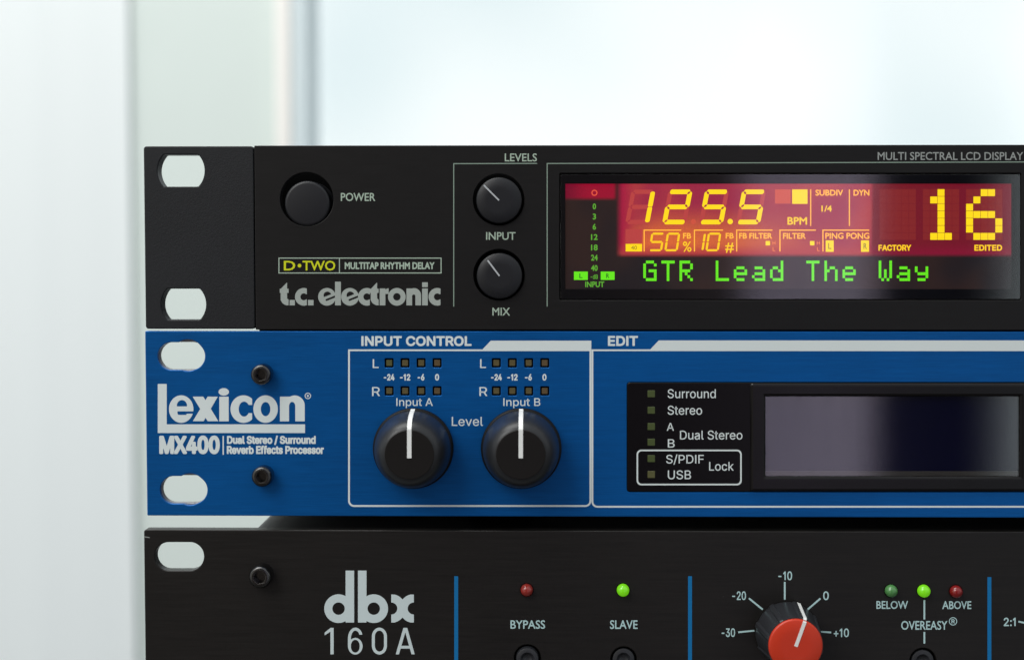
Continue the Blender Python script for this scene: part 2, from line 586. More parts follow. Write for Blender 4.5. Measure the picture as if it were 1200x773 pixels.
FONT_H = '''
+ 453 198,34 198,364 255,364 255,34|61,172 61,226 391,226 391,172
- 453 337,244 337,188 114,188 114,244
/ 249 235,533 71,-76 14,-76 178,533
0 453 227,-7 191,-3 158,7 130,24 105,48 85,77 69,113 57,155 50,202 48,254 50,306 57,353 69,395 85,431 106,461 130,484 159,502 191,512 227,516 262,512 295,502 323,484 348,461 368,431 384,395 396,353 403,306 405,254 403,202 396,155 384,113 368,77 348,48 323,24 295,7 263,-3|227,50 250,52 271,60 290,74 306,92 320,116 330,144 338,176 342,213 344,254 342,295 338,332 330,365 320,393 306,416 290,435 271,449 250,457 227,460 203,457 182,449 163,435 147,416 134,393 123,365 115,332 111,295 109,254 111,213 115,176 123,144 134,116 147,92 163,74 182,60 203,52
1 330 225,509 225,0 158,0 158,400 62,356 62,420 168,509
2 453 64,0 64,47 234,229 282,282 311,327 316,341 320,371 319,389 315,405 308,419 298,431 287,441 273,449 258,455 224,460 205,458 188,454 172,447 159,438 148,427 139,413 132,398 128,381 127,362 66,362 68,391 75,418 86,442 102,464 121,482 143,496 168,507 196,513 225,516 254,513 281,507 306,497 328,482 346,465 361,445 372,423 379,398 381,372 380,354 377,336 363,299 351,280 336,259 317,235 294,209 267,180 153,60 153,57 389,57 389,0
3 453 218,-7 188,-5 159,1 133,10 108,22 88,38 70,57 57,79 48,104 44,132 109,132 112,115 118,100 126,87 137,76 150,66 165,59 182,54 200,51 219,50 239,51 258,55 275,61 291,69 304,80 315,93 323,108 328,125 329,145 328,163 323,180 316,196 306,211 292,223 275,234 254,241 229,246 201,248 157,248 157,299 288,448 288,452 70,452 70,509 372,509 372,461 211,278 211,289 247,290 279,286 308,276 333,262 354,244 371,222 383,198 391,173 393,145 390,116 383,90 370,66 354,45 333,27 309,12 281,2 251,-5
4 453 40,105 40,158 247,509 311,509 109,166 109,163 413,163 413,105|282,0 282,318 343,318 343,0
5 453 221,-7 192,-5 165,1 140,11 118,25 99,41 83,60 71,82 63,105 60,130 122,130 125,115 130,102 138,89 148,78 160,68 173,60 188,54 204,51 221,50 241,51 259,56 276,64 291,75 304,89 314,104 322,122 326,141 328,162 326,183 321,203 314,221 303,237 290,251 275,262 257,270 238,275 218,277 201,276 184,273 139,255 128,246 67,253 96,509 366,509 366,452 151,452 134,301 148,311 178,325 194,330 212,333 229,334 252,332 274,328 294,321 313,311 330,299 345,285 358,269 370,251 379,231 386,210 390,187 391,163 388,132 381,102 369,76 352,52 332,32 309,15 282,3 253,-4
6 453 226,-7 196,-4 168,3 142,15 119,31 100,51 84,74 73,101 66,130 64,162 65,187 71,212 80,239 93,268 112,302 137,340 252,509 322,509 151,261 145,261 184,302 235,314 265,312 291,305 316,295 337,280 355,262 370,240 380,215 387,187 389,157 387,127 379,98 368,73 352,50 333,30 310,14 284,3 257,-4|226,48 245,50 263,55 279,63 293,73 304,86 314,101 322,119 326,137 327,157 326,178 322,196 314,213 304,228 293,241 279,251 263,259 245,264 226,265 207,264 190,259 174,252 160,241 148,229 138,214 131,197 126,179 125,158 126,138 131,119 138,102 148,86 160,73 174,63 190,55 207,50
7 453 97,0 323,448 323,452 62,452 62,509 391,509 391,449 165,0
8 453 226,-7 193,-5 163,1 136,11 111,25 91,42 74,62 62,84 54,109 52,135 53,156 58,176 65,195 75,212 87,228 101,241 117,252 134,260 153,265 153,267 129,276 109,289 93,308 80,330 73,354 70,380 73,405 79,429 90,450 106,469 124,485 146,498 170,508 197,514 226,516 255,514 282,508 306,498 328,485 346,469 361,450 373,429 379,405 382,380 379,354 372,330 359,308 343,289 323,276 300,267 300,265 319,260 335,252 351,241 365,228 377,212 387,195 395,176 399,156 401,135 398,109 391,84 378,62 362,42 341,25 317,11 289,1 259,-5|226,49 248,50 267,54 285,60 300,69 313,79 323,91 331,106 335,121 337,139 335,157 330,173 322,189 312,202 283,223 265,230 247,234 226,235 206,234 187,230 169,223 140,202 130,189 122,173 117,157 115,139 117,121 121,106 129,91 139,79 152,69 167,60 185,54 205,50|226,290 244,291 260,294 274,300 287,308 298,318 307,330 314,344 318,359 319,376 318,392 314,407 308,420 299,432 288,442 260,455 244,459 226,460 208,459 192,455 164,442 153,432 138,407 134,392 133,376 134,359 138,344 145,330 154,318 165,308 178,300 193,294 209,291
9 453 226,516 256,513 285,506 310,494 333,478 352,458 368,434 380,408 387,378 389,347 387,322 382,296 373,270 359,240 340,207 315,168 200,0 130,0 301,248 307,248 232,195 188,197 161,203 137,214 116,229 98,247 83,269 72,294 66,321 64,352 66,382 73,411 85,436 101,459 120,479 143,494 168,506 196,513|226,460 207,459 190,454 174,446 160,435 148,423 138,407 131,390 127,372 125,352 127,331 131,313 138,295 148,280 160,268 174,257 190,250 207,245 226,243 245,245 263,249 279,257 293,267 305,280 314,295 322,312 326,330 327,350 326,371 322,390 314,407 305,422 293,435 279,446 263,454 245,459
: 188 83,-3 73,1 55,18 51,29 51,53 55,64 73,81 95,87 118,81 128,73 135,64 140,53 140,29 135,18 128,9 118,1 107,-3|83,272 63,284 55,294 51,304 51,328 55,339 63,349 95,362 118,356 128,349 140,328 140,304 128,284 107,272
A 480 16,0 201,509 276,509 463,0 395,0 287,302 232,478 245,478 233,437 213,371 191,302 85,0|110,142 110,199 370,199 370,142
B 456 60,0 60,509 241,509 274,507 304,501 329,491 350,477 367,461 381,442 390,421 396,398 398,374 397,353 393,336 387,320 368,295 343,278 315,267 315,262 331,260 347,254 363,245 378,234 391,220 402,203 411,184 416,161 418,136 416,111 410,88 400,67 386,48 368,31 344,18 317,8 284,2 247,0|125,57 245,57 281,60 309,67 330,80 344,96 353,115 355,137 354,153 350,169 342,184 333,197 320,209 306,218 289,225 269,229 248,231 125,231|125,285 238,285 273,290 288,296 302,304 314,314 323,326 330,340 335,355 336,372 333,393 326,412 313,429 294,442 270,449 240,452 125,452
C 510 267,-7 225,-3 186,7 150,25 119,49 92,79 70,115 53,157 44,203 40,254 44,305 53,352 70,393 92,429 119,459 150,484 186,501 225,512 267,516 317,511 362,496 383,485 402,471 419,456 435,438 448,418 459,397 467,373 473,348 408,348 404,365 389,395 380,407 344,437 330,444 300,453 267,456 237,453 209,445 184,432 161,414 141,391 125,364 113,332 106,295 103,254 106,213 113,177 125,145 141,117 161,94 184,76 210,63 237,56 267,53 300,56 330,65 344,72 369,90 404,144 408,160 473,160 467,135 459,112 448,91 435,71 420,53 402,38 383,24 363,13 341,5 317,-2 293,-6
D 502 219,0 96,0 96,57 215,57 254,60 288,68 318,81 343,99 363,122 379,149 390,181 397,216 399,255 397,294 390,329 379,361 364,388 344,410 320,428 291,441 258,449 221,452 93,452 93,509 225,509 273,505 315,495 353,478 385,455 412,426 433,391 449,351 458,306 462,255 458,205 449,159 433,119 411,83 384,54 351,31 312,14 268,3|125,509 125,0 60,0 60,509
E 419 60,0 60,509 372,509 372,452 125,452 125,286 355,286 355,229 125,229 125,57 375,57 375,0
F 410 60,0 60,509 369,509 369,452 125,452 125,278 346,278 346,221 125,221 125,0
G 520 269,-7 225,-3 185,7 149,25 118,49 91,79 69,116 53,157 43,203 40,254 43,305 53,352 69,393 91,429 117,459 149,484 184,501 223,512 265,516 291,514 316,510 340,504 363,494 384,483 403,469 421,453 436,436 449,416 460,395 468,373 474,349 408,349 378,406 368,417 344,436 330,443 300,453 265,456 236,453 209,445 183,432 160,414 141,392 125,364 113,332 106,295 103,254 106,213 113,177 125,145 141,117 161,95 184,76 210,63 238,56 269,53 296,55 322,61 345,71 365,85 382,102 396,123 407,147 413,173 415,202 434,199 283,199 283,256 478,256 478,200 475,160 466,124 451,91 431,62 406,38 377,19 344,5 308,-4
H 517 60,0 60,509 125,509 125,289 392,289 392,509 457,509 457,0 392,0 392,232 125,232 125,0
I 187 60,0 60,509 126,509 126,0
J 396 185,-7 143,-2 106,11 75,33 52,63 38,100 33,145 33,173 98,173 98,145 100,117 108,93 122,74 139,61 160,53 185,50 209,53 230,61 248,74 261,93 269,117 272,145 272,509 336,509 336,145 332,100 318,63 294,33 263,11 227,-2
K 467 104,145 104,216 212,344 364,509 448,509 231,276 228,276|60,0 60,509 125,509 125,334 124,225 125,193 125,0|372,0 188,259 228,309 449,0
L 393 60,0 60,509 125,509 125,57 361,57 361,0
M 628 60,0 60,509 152,509 277,187 322,49 307,49 476,509 568,509 568,0 504,0 507,457 513,457 456,291 342,0 286,0 170,291 112,457 119,457 122,0
N 523 60,0 60,509 136,509 343,183 388,107 414,55 405,54 399,509 463,509 463,0 387,0 202,290 108,452 119,454 125,0
O 533 267,-7 225,-3 186,7 150,25 119,49 92,79 70,115 53,157 44,203 40,254 44,305 53,352 70,393 92,429 119,459 150,484 186,501 225,512 267,516 309,512 348,501 384,484 415,459 442,429 464,393 480,352 490,305 493,254 490,203 480,157 464,115 442,79 415,49 384,25 348,7 309,-3|267,53 296,55 324,63 349,76 372,94 392,116 408,144 420,176 428,213 430,254 428,295 420,332 408,365 392,392 372,415 349,433 324,446 296,453 267,456 237,453 210,445 184,433 161,415 142,392 125,364 113,332 106,295 103,254 106,213 113,176 125,144 142,117 161,94 184,76 210,63 237,55
P 445 60,0 60,509 235,509 272,506 305,499 332,487 356,471 375,452 390,430 400,404 407,377 409,348 407,318 400,291 390,265 375,243 356,223 332,207 305,195 272,188 235,186 109,186 109,242 233,242 257,244 279,248 297,256 312,266 324,279 333,294 339,310 343,328 344,348 343,367 339,385 333,402 324,416 312,428 297,439 279,446 257,451 232,452 125,452 125,0
R 449 60,0 60,509 236,509 273,506 305,500 333,489 356,473 376,455 390,433 401,408 407,381 409,352 407,323 401,296 390,271 376,250 356,232 333,217 305,206 273,200 236,198 96,198 96,255 234,255 258,256 280,260 298,267 313,276 325,287 334,300 340,316 344,333 345,352 344,371 340,389 334,405 325,419 313,430 298,440 279,446 258,451 233,452 125,452 125,0|353,0 230,229 303,229 428,0
S 447 224,-9 188,-7 156,-1 128,9 102,23 81,40 64,60 51,83 42,109 38,137 104,137 108,118 114,102 123,88 136,76 150,66 166,59 185,53 204,50 224,49 246,50 267,54 286,60 303,69 317,79 329,92 338,106 344,122 346,139 344,154 340,168 322,189 296,205 184,239 145,253 112,269 86,289 67,313 56,341 52,372 54,400 62,425 75,448 92,468 113,484 138,498 165,508 195,514 227,516 259,514 289,508 316,498 340,484 360,468 377,449 390,427 398,403 401,378 337,378 332,402 320,421 302,437 280,449 254,456 225,459 185,454 167,448 152,440 139,430 129,418 121,405 117,391 115,376 117,359 122,345 131,334 142,324 155,315 312,264 344,248 359,238 384,213 395,198 402,180 407,161 408,139 406,112 399,87 386,64 370,43 349,25 323,11 294,0 261,-7
T 449 32,452 32,509 417,509 417,452 257,452 257,0 193,0 193,452
U 517 259,-8 220,-6 186,2 154,15 126,33 103,55 85,80 71,108 63,140 60,173 60,509 124,509 124,178 126,155 132,133 141,113 153,95 169,80 187,68 208,59 232,53 259,52 285,53 309,59 331,68 349,80 364,95 377,113 385,133 391,155 393,178 393,509 457,509 457,173 454,140 446,108 433,80 414,55 391,33 363,15 332,2 297,-6
V 480 204,0 16,509 84,509 192,206 207,164 248,31 235,31 247,71 257,107 290,206 395,509 463,509 278,0
W 686 155,0 16,509 82,509 163,196 172,162 197,40 189,40 224,196 306,509 380,509 462,196 497,40 488,40 523,196 603,509 670,509 530,0 455,0 351,391 336,475 350,475 318,323 230,0
X 474 18,0 217,284 217,236 29,509 104,509 178,400 243,292 232,292 374,509 446,509 259,239 259,287 456,0 382,0 230,231 244,231 182,129 91,0
Y 472 203,0 203,208 16,509 91,509 192,344 250,230 224,230 280,344 381,509 455,509 268,208 268,0
a 389 160,-9 137,-7 115,-3 94,5 76,15 60,29 48,45 38,63 32,84 30,108 32,128 36,146 43,161 53,174 64,184 125,211 275,272 267,297 260,307 240,322 227,327 212,330 196,331 178,330 163,327 100,274 41,291 51,313 64,331 79,346 95,358 114,368 133,375 153,380 173,383 255,375 271,369 300,350 312,336 322,320 330,301 335,278 337,251 337,0 277,0 277,52 272,52 242,16 215,1 199,-4|170,45 192,47 211,51 228,59 242,68 254,80 263,93 270,108 274,122 276,138 276,190 103,139 97,130 93,118 96,82 109,64 142,48
b 424 229,-8 208,-7 189,-3 172,4 147,21 118,59 112,59 112,0 53,0 53,509 114,509 114,319 118,319 137,346 171,373 188,379 207,383 229,384 259,382 287,374 313,361 335,342 354,320 370,293 381,261 388,227 390,189 388,151 381,116 370,84 355,57 336,34 313,16 288,3 260,-6|220,47 242,49 262,55 279,66 294,80 306,97 316,117 323,139 327,163 328,189 327,215 323,239 316,261 307,281 295,298 280,311 262,322 243,328 220,330 198,328 178,322 161,312 147,299 134,282 125,263 118,241 114,216 113,189 114,162 118,138 125,115 135,95 147,78 162,65 179,55 198,49
c 396 207,-8 174,-5 144,3 117,16 93,35 72,58 56,85 44,116 37,150 34,187 37,225 44,260 56,291 72,318 93,341 117,360 144,374 174,382 207,384 226,384 260,377 305,356 330,335 349,308 362,277 303,262 207,330 184,328 163,321 145,310 130,296 118,278 108,258 102,236 98,212 96,187 98,163 102,139 108,117 118,97 130,80 145,66 163,55 184,49 207,46 304,117 363,102 350,70 331,43 306,21 292,12 261,-1 244,-5
d 424 195,-8 165,-6 137,3 111,16 89,34 70,57 55,84 43,116 36,151 34,189 36,227 43,261 55,293 70,320 89,342 112,361 137,374 165,382 196,384 218,383 237,379 253,373 306,319 311,319 311,509 372,509 372,0 313,0 313,59 307,59 266,12 236,-3 217,-7|205,47 226,49 246,55 263,65 278,78 290,95 299,115 306,138 310,162 312,189 310,216 306,241 300,263 290,282 278,299 263,312 246,322 227,328 205,330 182,328 162,322 145,311 130,298 118,281 108,261 102,239 98,215 96,189 98,163 102,139 109,117 118,97 130,80 145,66 162,55 182,49
e 404 212,-8 177,-5 145,3 117,16 92,35 72,58 56,85 44,116 37,150 34,187 36,224 44,258 55,290 71,317 91,340 115,359 142,373 172,382 205,384 226,383 246,380 266,374 285,366 303,355 319,341 334,324 347,305 357,282 365,256 370,227 371,169 75,169 75,221 338,221 310,202 308,226 304,248 298,269 288,286 277,301 263,314 246,323 227,328 205,330 183,328 164,323 146,313 131,301 119,286 109,270 102,251 97,231 96,211 96,178 98,151 102,127 110,106 121,88 135,73 151,61 169,53 190,48 212,46 294,82 306,105 365,91 358,72 348,55 335,39 320,26 302,14 283,4 261,-3 237,-7
f 254 228,379 228,327 6,327 6,379|81,0 81,432 82,452 87,470 96,486 107,499 120,510 135,519 152,525 169,529 243,521 227,468 178,472 164,468 154,460 147,449 143,435 142,419 142,0
i 167 53,0 53,379 114,379 114,0|73,444 63,448 47,463 41,483 47,504 84,524 121,504 125,494 125,472 121,463 105,448 95,444
k 381 110,137 110,212 121,212 284,379 360,379 184,199 177,199|53,0 53,509 114,509 114,0|294,0 148,186 191,229 372,0
l 189 112,0 91,8 74,20 62,37 55,59 53,84 53,509 114,509 114,83 120,62 135,53 170,54 181,3
n 410 114,227 114,0 53,0 53,379 112,379 112,287 102,287 116,319 132,344 152,362 175,374 200,382 227,384 252,383 275,377 295,369 313,356 328,340 341,321 350,298 355,271 357,240 357,0 296,0 296,235 293,263 286,286 273,304 256,318 235,326 210,329 192,328 176,324 161,317 147,308 136,297 126,283 119,266 115,248
o 415 207,-8 174,-5 144,3 117,16 93,35 72,58 56,85 44,116 37,150 34,187 37,225 44,260 56,291 72,318 93,341 117,360 144,374 174,382 207,384 241,382 271,374 299,360 323,341 343,318 359,291 371,260 379,225 381,187 379,150 371,116 359,85 343,58 323,35 299,16 271,3 241,-5|207,46 231,49 252,55 270,66 285,80 298,97 307,117 314,139 318,163 319,187 318,212 314,236 307,258 298,278 285,296 270,310 252,321 231,328 207,330 184,328 163,321 145,310 130,296 118,278 108,258 102,236 98,212 96,187 98,163 102,139 108,117 118,97 130,80 145,66 163,55 184,49
p 424 53,-143 53,379 112,379 112,319 118,319 137,346 171,373 188,379 207,383 229,384 259,382 287,374 313,361 335,342 354,320 370,293 381,261 388,227 390,189 388,151 381,116 370,84 355,57 336,34 313,16 288,3 260,-6 229,-8 208,-7 189,-3 147,21 118,59 114,59 114,-143|220,47 242,49 262,55 279,66 294,80 306,97 316,117 323,139 327,163 328,189 327,215 323,239 316,261 307,281 295,298 280,311 262,322 243,328 220,330 198,328 178,322 161,312 147,299 134,282 125,263 118,241 114,216 113,189 114,162 118,138 125,115 135,95 147,78 162,65 179,55 198,49
r 259 53,0 53,379 112,379 112,321 115,321 124,339 137,354 152,367 171,377 191,383 243,384 243,322 174,321 159,315 146,306 135,296 126,284 119,269 115,254 114,237 114,0
s 365 182,-8 157,-7 133,-3 112,3 93,12 76,24 62,38 50,54 41,73 36,94 94,107 101,87 111,72 124,60 141,52 160,47 181,45 206,47 227,53 244,62 258,74 265,88 268,103 262,126 254,136 243,144 229,150 212,155 149,170 118,180 92,192 72,208 58,227 50,249 47,274 49,295 55,314 65,332 79,347 95,360 115,370 137,378 161,383 187,384 212,383 234,379 254,372 271,363 286,352 299,339 318,308 324,290 268,277 262,291 254,304 243,316 228,325 210,331 187,333 166,331 147,326 131,317 119,305 111,292 109,277 110,264 115,253 124,243 136,235 172,223 229,209 261,200 287,187 306,171 320,153 328,131 331,107 329,85 323,65 312,47 298,31 281,18 260,6 236,-2 210,-7
t 227 204,379 204,327 6,327 6,379|65,471 126,471 126,98 127,83 130,70 136,61 144,55 156,51 202,54 213,2 138,-1 113,7 92,21 77,41 68,64 65,93
u 410 182,-5 158,-3 135,2 115,11 97,23 82,39 69,59 60,82 54,109 53,139 53,379 114,379 114,144 116,117 124,94 137,75 154,61 175,53 200,50 218,51 234,55 249,62 263,71 274,83 283,97 290,113 295,132 296,153 296,379 357,379 357,0 298,0 298,92 307,92 294,60 277,35 257,17 234,5 209,-3
v 389 163,0 17,379 84,379 165,155 206,21 184,21 224,155 305,379 371,379 226,0
x 379 21,0 171,218 171,171 29,379 100,379 170,270 207,206 175,206 211,270 233,306 282,379 352,379 209,169 209,214 358,0 287,0 173,182 205,182 91,0
® 463 231,118 205,120 179,125 154,134 131,145 110,160 91,177 74,196 60,217 48,240 40,264 35,290 33,317 35,344 40,369 48,394 60,417 74,438 91,457 110,474 131,488 154,500 179,509 205,514 231,516 258,514 284,509 309,500 332,488 353,474 372,457 389,438 403,417 415,394 423,369 428,344 430,317 428,290 423,264 415,240 403,217 389,196 372,177 353,160 332,145 309,134 284,125 258,120|231,166 258,169 284,175 307,187 328,202 347,220 362,241 373,265 380,290 382,317 380,344 373,369 362,393 347,414 328,432 307,447 284,458 258,465 231,467 205,465 180,458 156,447 135,432 116,414 101,393 90,369 83,344 81,317 83,290 90,265 101,241 116,220 135,202 156,187 180,175 205,169|273,226 228,312 273,312 319,226|161,226 161,409 253,409 250,287 185,287 185,319 266,360 239,378 203,378 203,226
'''


def read_font(s):
    d = {}
    for ln in s.strip('\n').split('\n'):
        if not ln:
            continue
        c, adv, rest = ln[0], *ln[2:].split(' ', 1)
        d[c] = (int(adv), [[tuple(map(int, p.split(','))) for p in lp.split()] for lp in rest.split('|')])
    return d


FONTS = {'G': (read_font(FONT_G), FONT_G_CAP), 'H': (read_font(FONT_H), FONT_H_CAP)}


def embolden(loops, off, step=0.2):
    P0 = np.array([p for l in loops for p in l])
    x0, y0 = P0.min(0) - off - step * 2
    x1, y1 = P0.max(0) + off + step * 2
    xs = np.arange(x0, x1 + step, step)
    ys = np.arange(y0, y1 + step, step)
    X, Y = np.meshgrid(xs, ys)
    dist = np.full(X.shape, 1e9)
    inside = np.zeros(X.shape, dtype=bool)
    for l in loops:
        n = len(l)
        for i in range(n):
            (ax, ay), (bx, by) = l[i], l[(i + 1) % n]
            L = (bx - ax) ** 2 + (by - ay) ** 2
            if L < 1e-12:
                continue
            t = np.clip(((X - ax) * (bx - ax) + (Y - ay) * (by - ay)) / L, 0, 1)
            dist = np.minimum(dist, (X - ax - t * (bx - ax)) ** 2 + (Y - ay - t * (by - ay)) ** 2)
            if ay != by:
                cr = ((ay > Y) != (by > Y)) & (X < (bx - ax) * (Y - ay) / (by - ay) + ax)
                inside ^= cr
    d = np.sqrt(dist)
    d[inside] *= -1
    return contour(d - off, xs, ys)


def word(s, font, x0, x1, yt, yb, bold=0.0, track=0.0, slant=0.0):
    """Loops in photo pixels: capitals reach from yb (baseline) to yt, the whole string spans x0..x1."""
    G, cap = FONTS[font]
    pen, gl = 0.0, []
    for ch in s:
        if ch == ' ':
            pen += 270 * cap / 700 + track
            continue
        adv, lps = G[ch]
        gl.append([[(p[0] + pen, p[1]) for p in l] for l in lps])
        pen += adv + track
    xmin = min(p[0] for g in gl for l in g for p in l)
    xmax = max(p[0] for g in gl for l in g for p in l)
    kx = (x1 - x0 - 2 * bold) / (xmax - xmin)
    ky = (yb - yt - 2 * bold) / cap
    out = []
    for g in gl:
        m = []
        for l in g:
            pts = [(x0 + bold + (p[0] - xmin) * kx, yb - bold - p[1] * ky) for p in l]
            if slant:
                pts = [(a + slant * (yb - b), b) for a, b in pts]
            m.append(pts)
        out += embolden(m, bold) if bold > 0 else m
    return out


INK = -0.00003      # printing lies a hair in front of its panel


def letters(parent, s, font, x0, x1, yt, yb, mat, bold=0.0, y=0.0, name='lettering', track=0.0, slant=0.0):
    lps = [q_loop(l, y) for l in word(s, font, x0, x1, yt, yb, bold, track, slant)]
    return link(name, fill(lps, y + INK), mat, parent)


def strip_loop(x0, y0, x1, y1, w):
    L = math.hypot(x1 - x0, y1 - y0)
    nx, ny = -(y1 - y0) / L * w / 2, (x1 - x0) / L * w / 2
    return [(x0 + nx, y0 + ny), (x1 + nx, y1 + ny), (x1 - nx, y1 - ny), (x0 - nx, y0 - ny)]


def rule(parent, segs, w, mat, y=0.0, name='printed_line'):
    """Straight printed lines through the given points, as one outline per connected run."""
    def f(X, Y):
        g = None
        for (xa, ya, xb, yb) in segs:
            L = math.hypot(xb - xa, yb - ya)
            ux, uy = (xb - xa) / L, (yb - ya) / L
            mx, my = (xa + xb) / 2, (ya + yb) / 2
            a = np.abs((X - mx) * ux + (Y - my) * uy) - L / 2 - w / 2
            b = np.abs(-(X - mx) * uy + (Y - my) * ux) - w / 2
            d = np.maximum(a, b)
            g = d if g is None else np.minimum(g, d)
        return g
    if len(segs) == 1:
        lps = [strip_loop(*segs[0], w)]
    else:
        lps = None
    if lps is None:
        polys = []
        for sg in segs:
            xa, ya, xb, yb = sg
            L = math.hypot(xb - xa, yb - ya)
            ux, uy = (xb - xa) / L * w / 2, (yb - ya) / L * w / 2
            polys.append(strip_loop(xa - ux, ya - uy, xb + ux, yb + uy, w))
        ms = []
        for i, p in enumerate(polys):
            ms.append(fill([q_loop(p, y)], y + INK - i * 0.000004))
        return link(name, join(ms), mat, parent)
    return link(name, fill([q_loop(l, y) for l in lps], y + INK), mat, parent)


def outline(parent, outer, inner, mat, y=0.0, name='printed_frame'):
    return link(name, fill([q_loop(outer, y), q_loop(inner, y)], y + INK), mat, parent)


# ------------------------------------------------------------------ materials
def principled(name, color, rough=0.5, metal=0.0, spec=0.5, coat=0.0):
    m = bpy.data.materials.new(name)
    m.use_nodes = True
    n = Nodes(m.node_tree)
    b = m.node_tree.nodes['Principled BSDF']
    b.inputs['Base Color'].default_value = (*color, 1)
    b.inputs['Roughness'].default_value = rough
    b.inputs['Metallic'].default_value = metal
    b.inputs['Specular IOR Level'].default_value = spec
    b.inputs['Coat Weight'].default_value = coat
    return m, n, b


def painted(name, color, rough=0.45, spec=0.4, grain=3000.0, amount=0.12, bump=0.08, metal=0.0, coat=0.0, specks=0.0):
    m, n, b = principled(name, color, rough, metal, spec, coat)
    t = n.new('ShaderNodeTexCoord')
    f = n.noise(t.outputs['Object'], grain, 3.0, 0.6)
    g = n.noise(t.outputs['Object'], 35.0, 3.0, 0.55)
    lo = tuple(c * (1 - amount) for c in color)
    hi = tuple(c * (1 + amount) for c in color)
    c = n.mix(n.math('ADD', n.math('MULTIPLY', f, 0.5), n.math('MULTIPLY', g, 0.5)), lo, hi)
    n.link(dust(n, t, c, specks) if specks else c, b.inputs['Base Color'])
    n.link(n.math('ADD', n.math('MULTIPLY', g, 0.16), rough - 0.08), b.inputs['Roughness'])
    bp = n.new('ShaderNodeBump')
    bp.inputs['Strength'].default_value = bump
    bp.inputs['Distance'].default_value = 0.0001
    n.link(f, bp.inputs['Height'])
    n.link(bp.outputs[0], b.inputs['Normal'])
    return m


def dust(n, t, c, amount):
    """A few grains of dust and tiny nicks in the finish."""
    mp = n.new('ShaderNodeMapping')
    mp.inputs['Scale'].default_value = (170.0, 0.0, 170.0)
    n.link(t.outputs['Object'], mp.inputs[0])
    vo = n.new('ShaderNodeTexVoronoi')
    vo.inputs['Scale'].default_value = 1.0
    n.link(mp.outputs[0], vo.inputs['Vector'])
    sp = n.new('ShaderNodeSeparateColor')
    n.link(vo.outputs['Color'], sp.inputs[0])
    size = n.math('MULTIPLY', sp.outputs[1], 0.024)
    grain = n.math('MULTIPLY', n.math('LESS_THAN', vo.outputs['Distance'], size), n.math('GREATER_THAN', sp.outputs[0], 0.72))
    return n.mix(n.math('MULTIPLY', grain, amount), c, (.30, .31, .32))


def brushed(name, color, rough, metal, spec, amount=0.18, bump=0.12, along=110.0, across=4200.0, specks=0.0):
    """Metal brushed along the panel: fine streaks running left to right, plus a few specks of dust."""
    m, n, b = principled(name, color, rough, metal, spec)
    t = n.new('ShaderNodeTexCoord')
    mp = n.new('ShaderNodeMapping')
    mp.inputs['Scale'].default_value = (along, 1.0, across)
    n.link(t.outputs['Object'], mp.inputs[0])
    f = n.noise(mp.outputs[0], 1.0, 4.0, 0.65)
    mp2 = n.new('ShaderNodeMapping')
    mp2.inputs['Scale'].default_value = (30.0, 1.0, 900.0)
    n.link(t.outputs['Object'], mp2.inputs[0])
    f2 = n.noise(mp2.outputs[0], 1.0, 2.0, 0.5)
    g = n.noise(t.outputs['Object'], 22.0, 3.0, 0.5)
    fac = n.math('ADD', n.math('MULTIPLY', f, 0.55), n.math('ADD', n.math('MULTIPLY', f2, 0.22), n.math('MULTIPLY', g, 0.28)))
    fac = n.smooth(fac, 0.3, 0.7)
    lo = tuple(c * (1 - amount) for c in color)
    hi = tuple(c * (1 + amount) for c in color)
    c = n.mix(fac, lo, hi)
    if specks:
        c = dust(n, t, c, specks)
    n.link(c, b.inputs['Base Color'])
    n.link(n.math('ADD', n.math('MULTIPLY', f, 0.18), rough - 0.09), b.inputs['Roughness'])
    bp = n.new('ShaderNodeBump')
    bp.inputs['Strength'].default_value = bump
    bp.inputs['Distance'].default_value = 0.00006
    n.link(f, bp.inputs['Height'])
    n.link(bp.outputs[0], b.inputs['Normal'])
    return m


def glow(name, color, strength=1.0, body=0.0):
    m = bpy.data.materials.new(name)
    m.use_nodes = True
    b = m.node_tree.nodes['Principled BSDF']
    b.inputs['Base Color'].default_value = (0.01, 0.01, 0.01, 1)
    b.inputs['Emission Color'].default_value = (*color, 1)
    b.inputs['Emission Strength'].default_value = strength
    b.inputs['Roughness'].default_value = 0.6
    b.inputs['Specular IOR Level'].default_value = 0.1
    return m


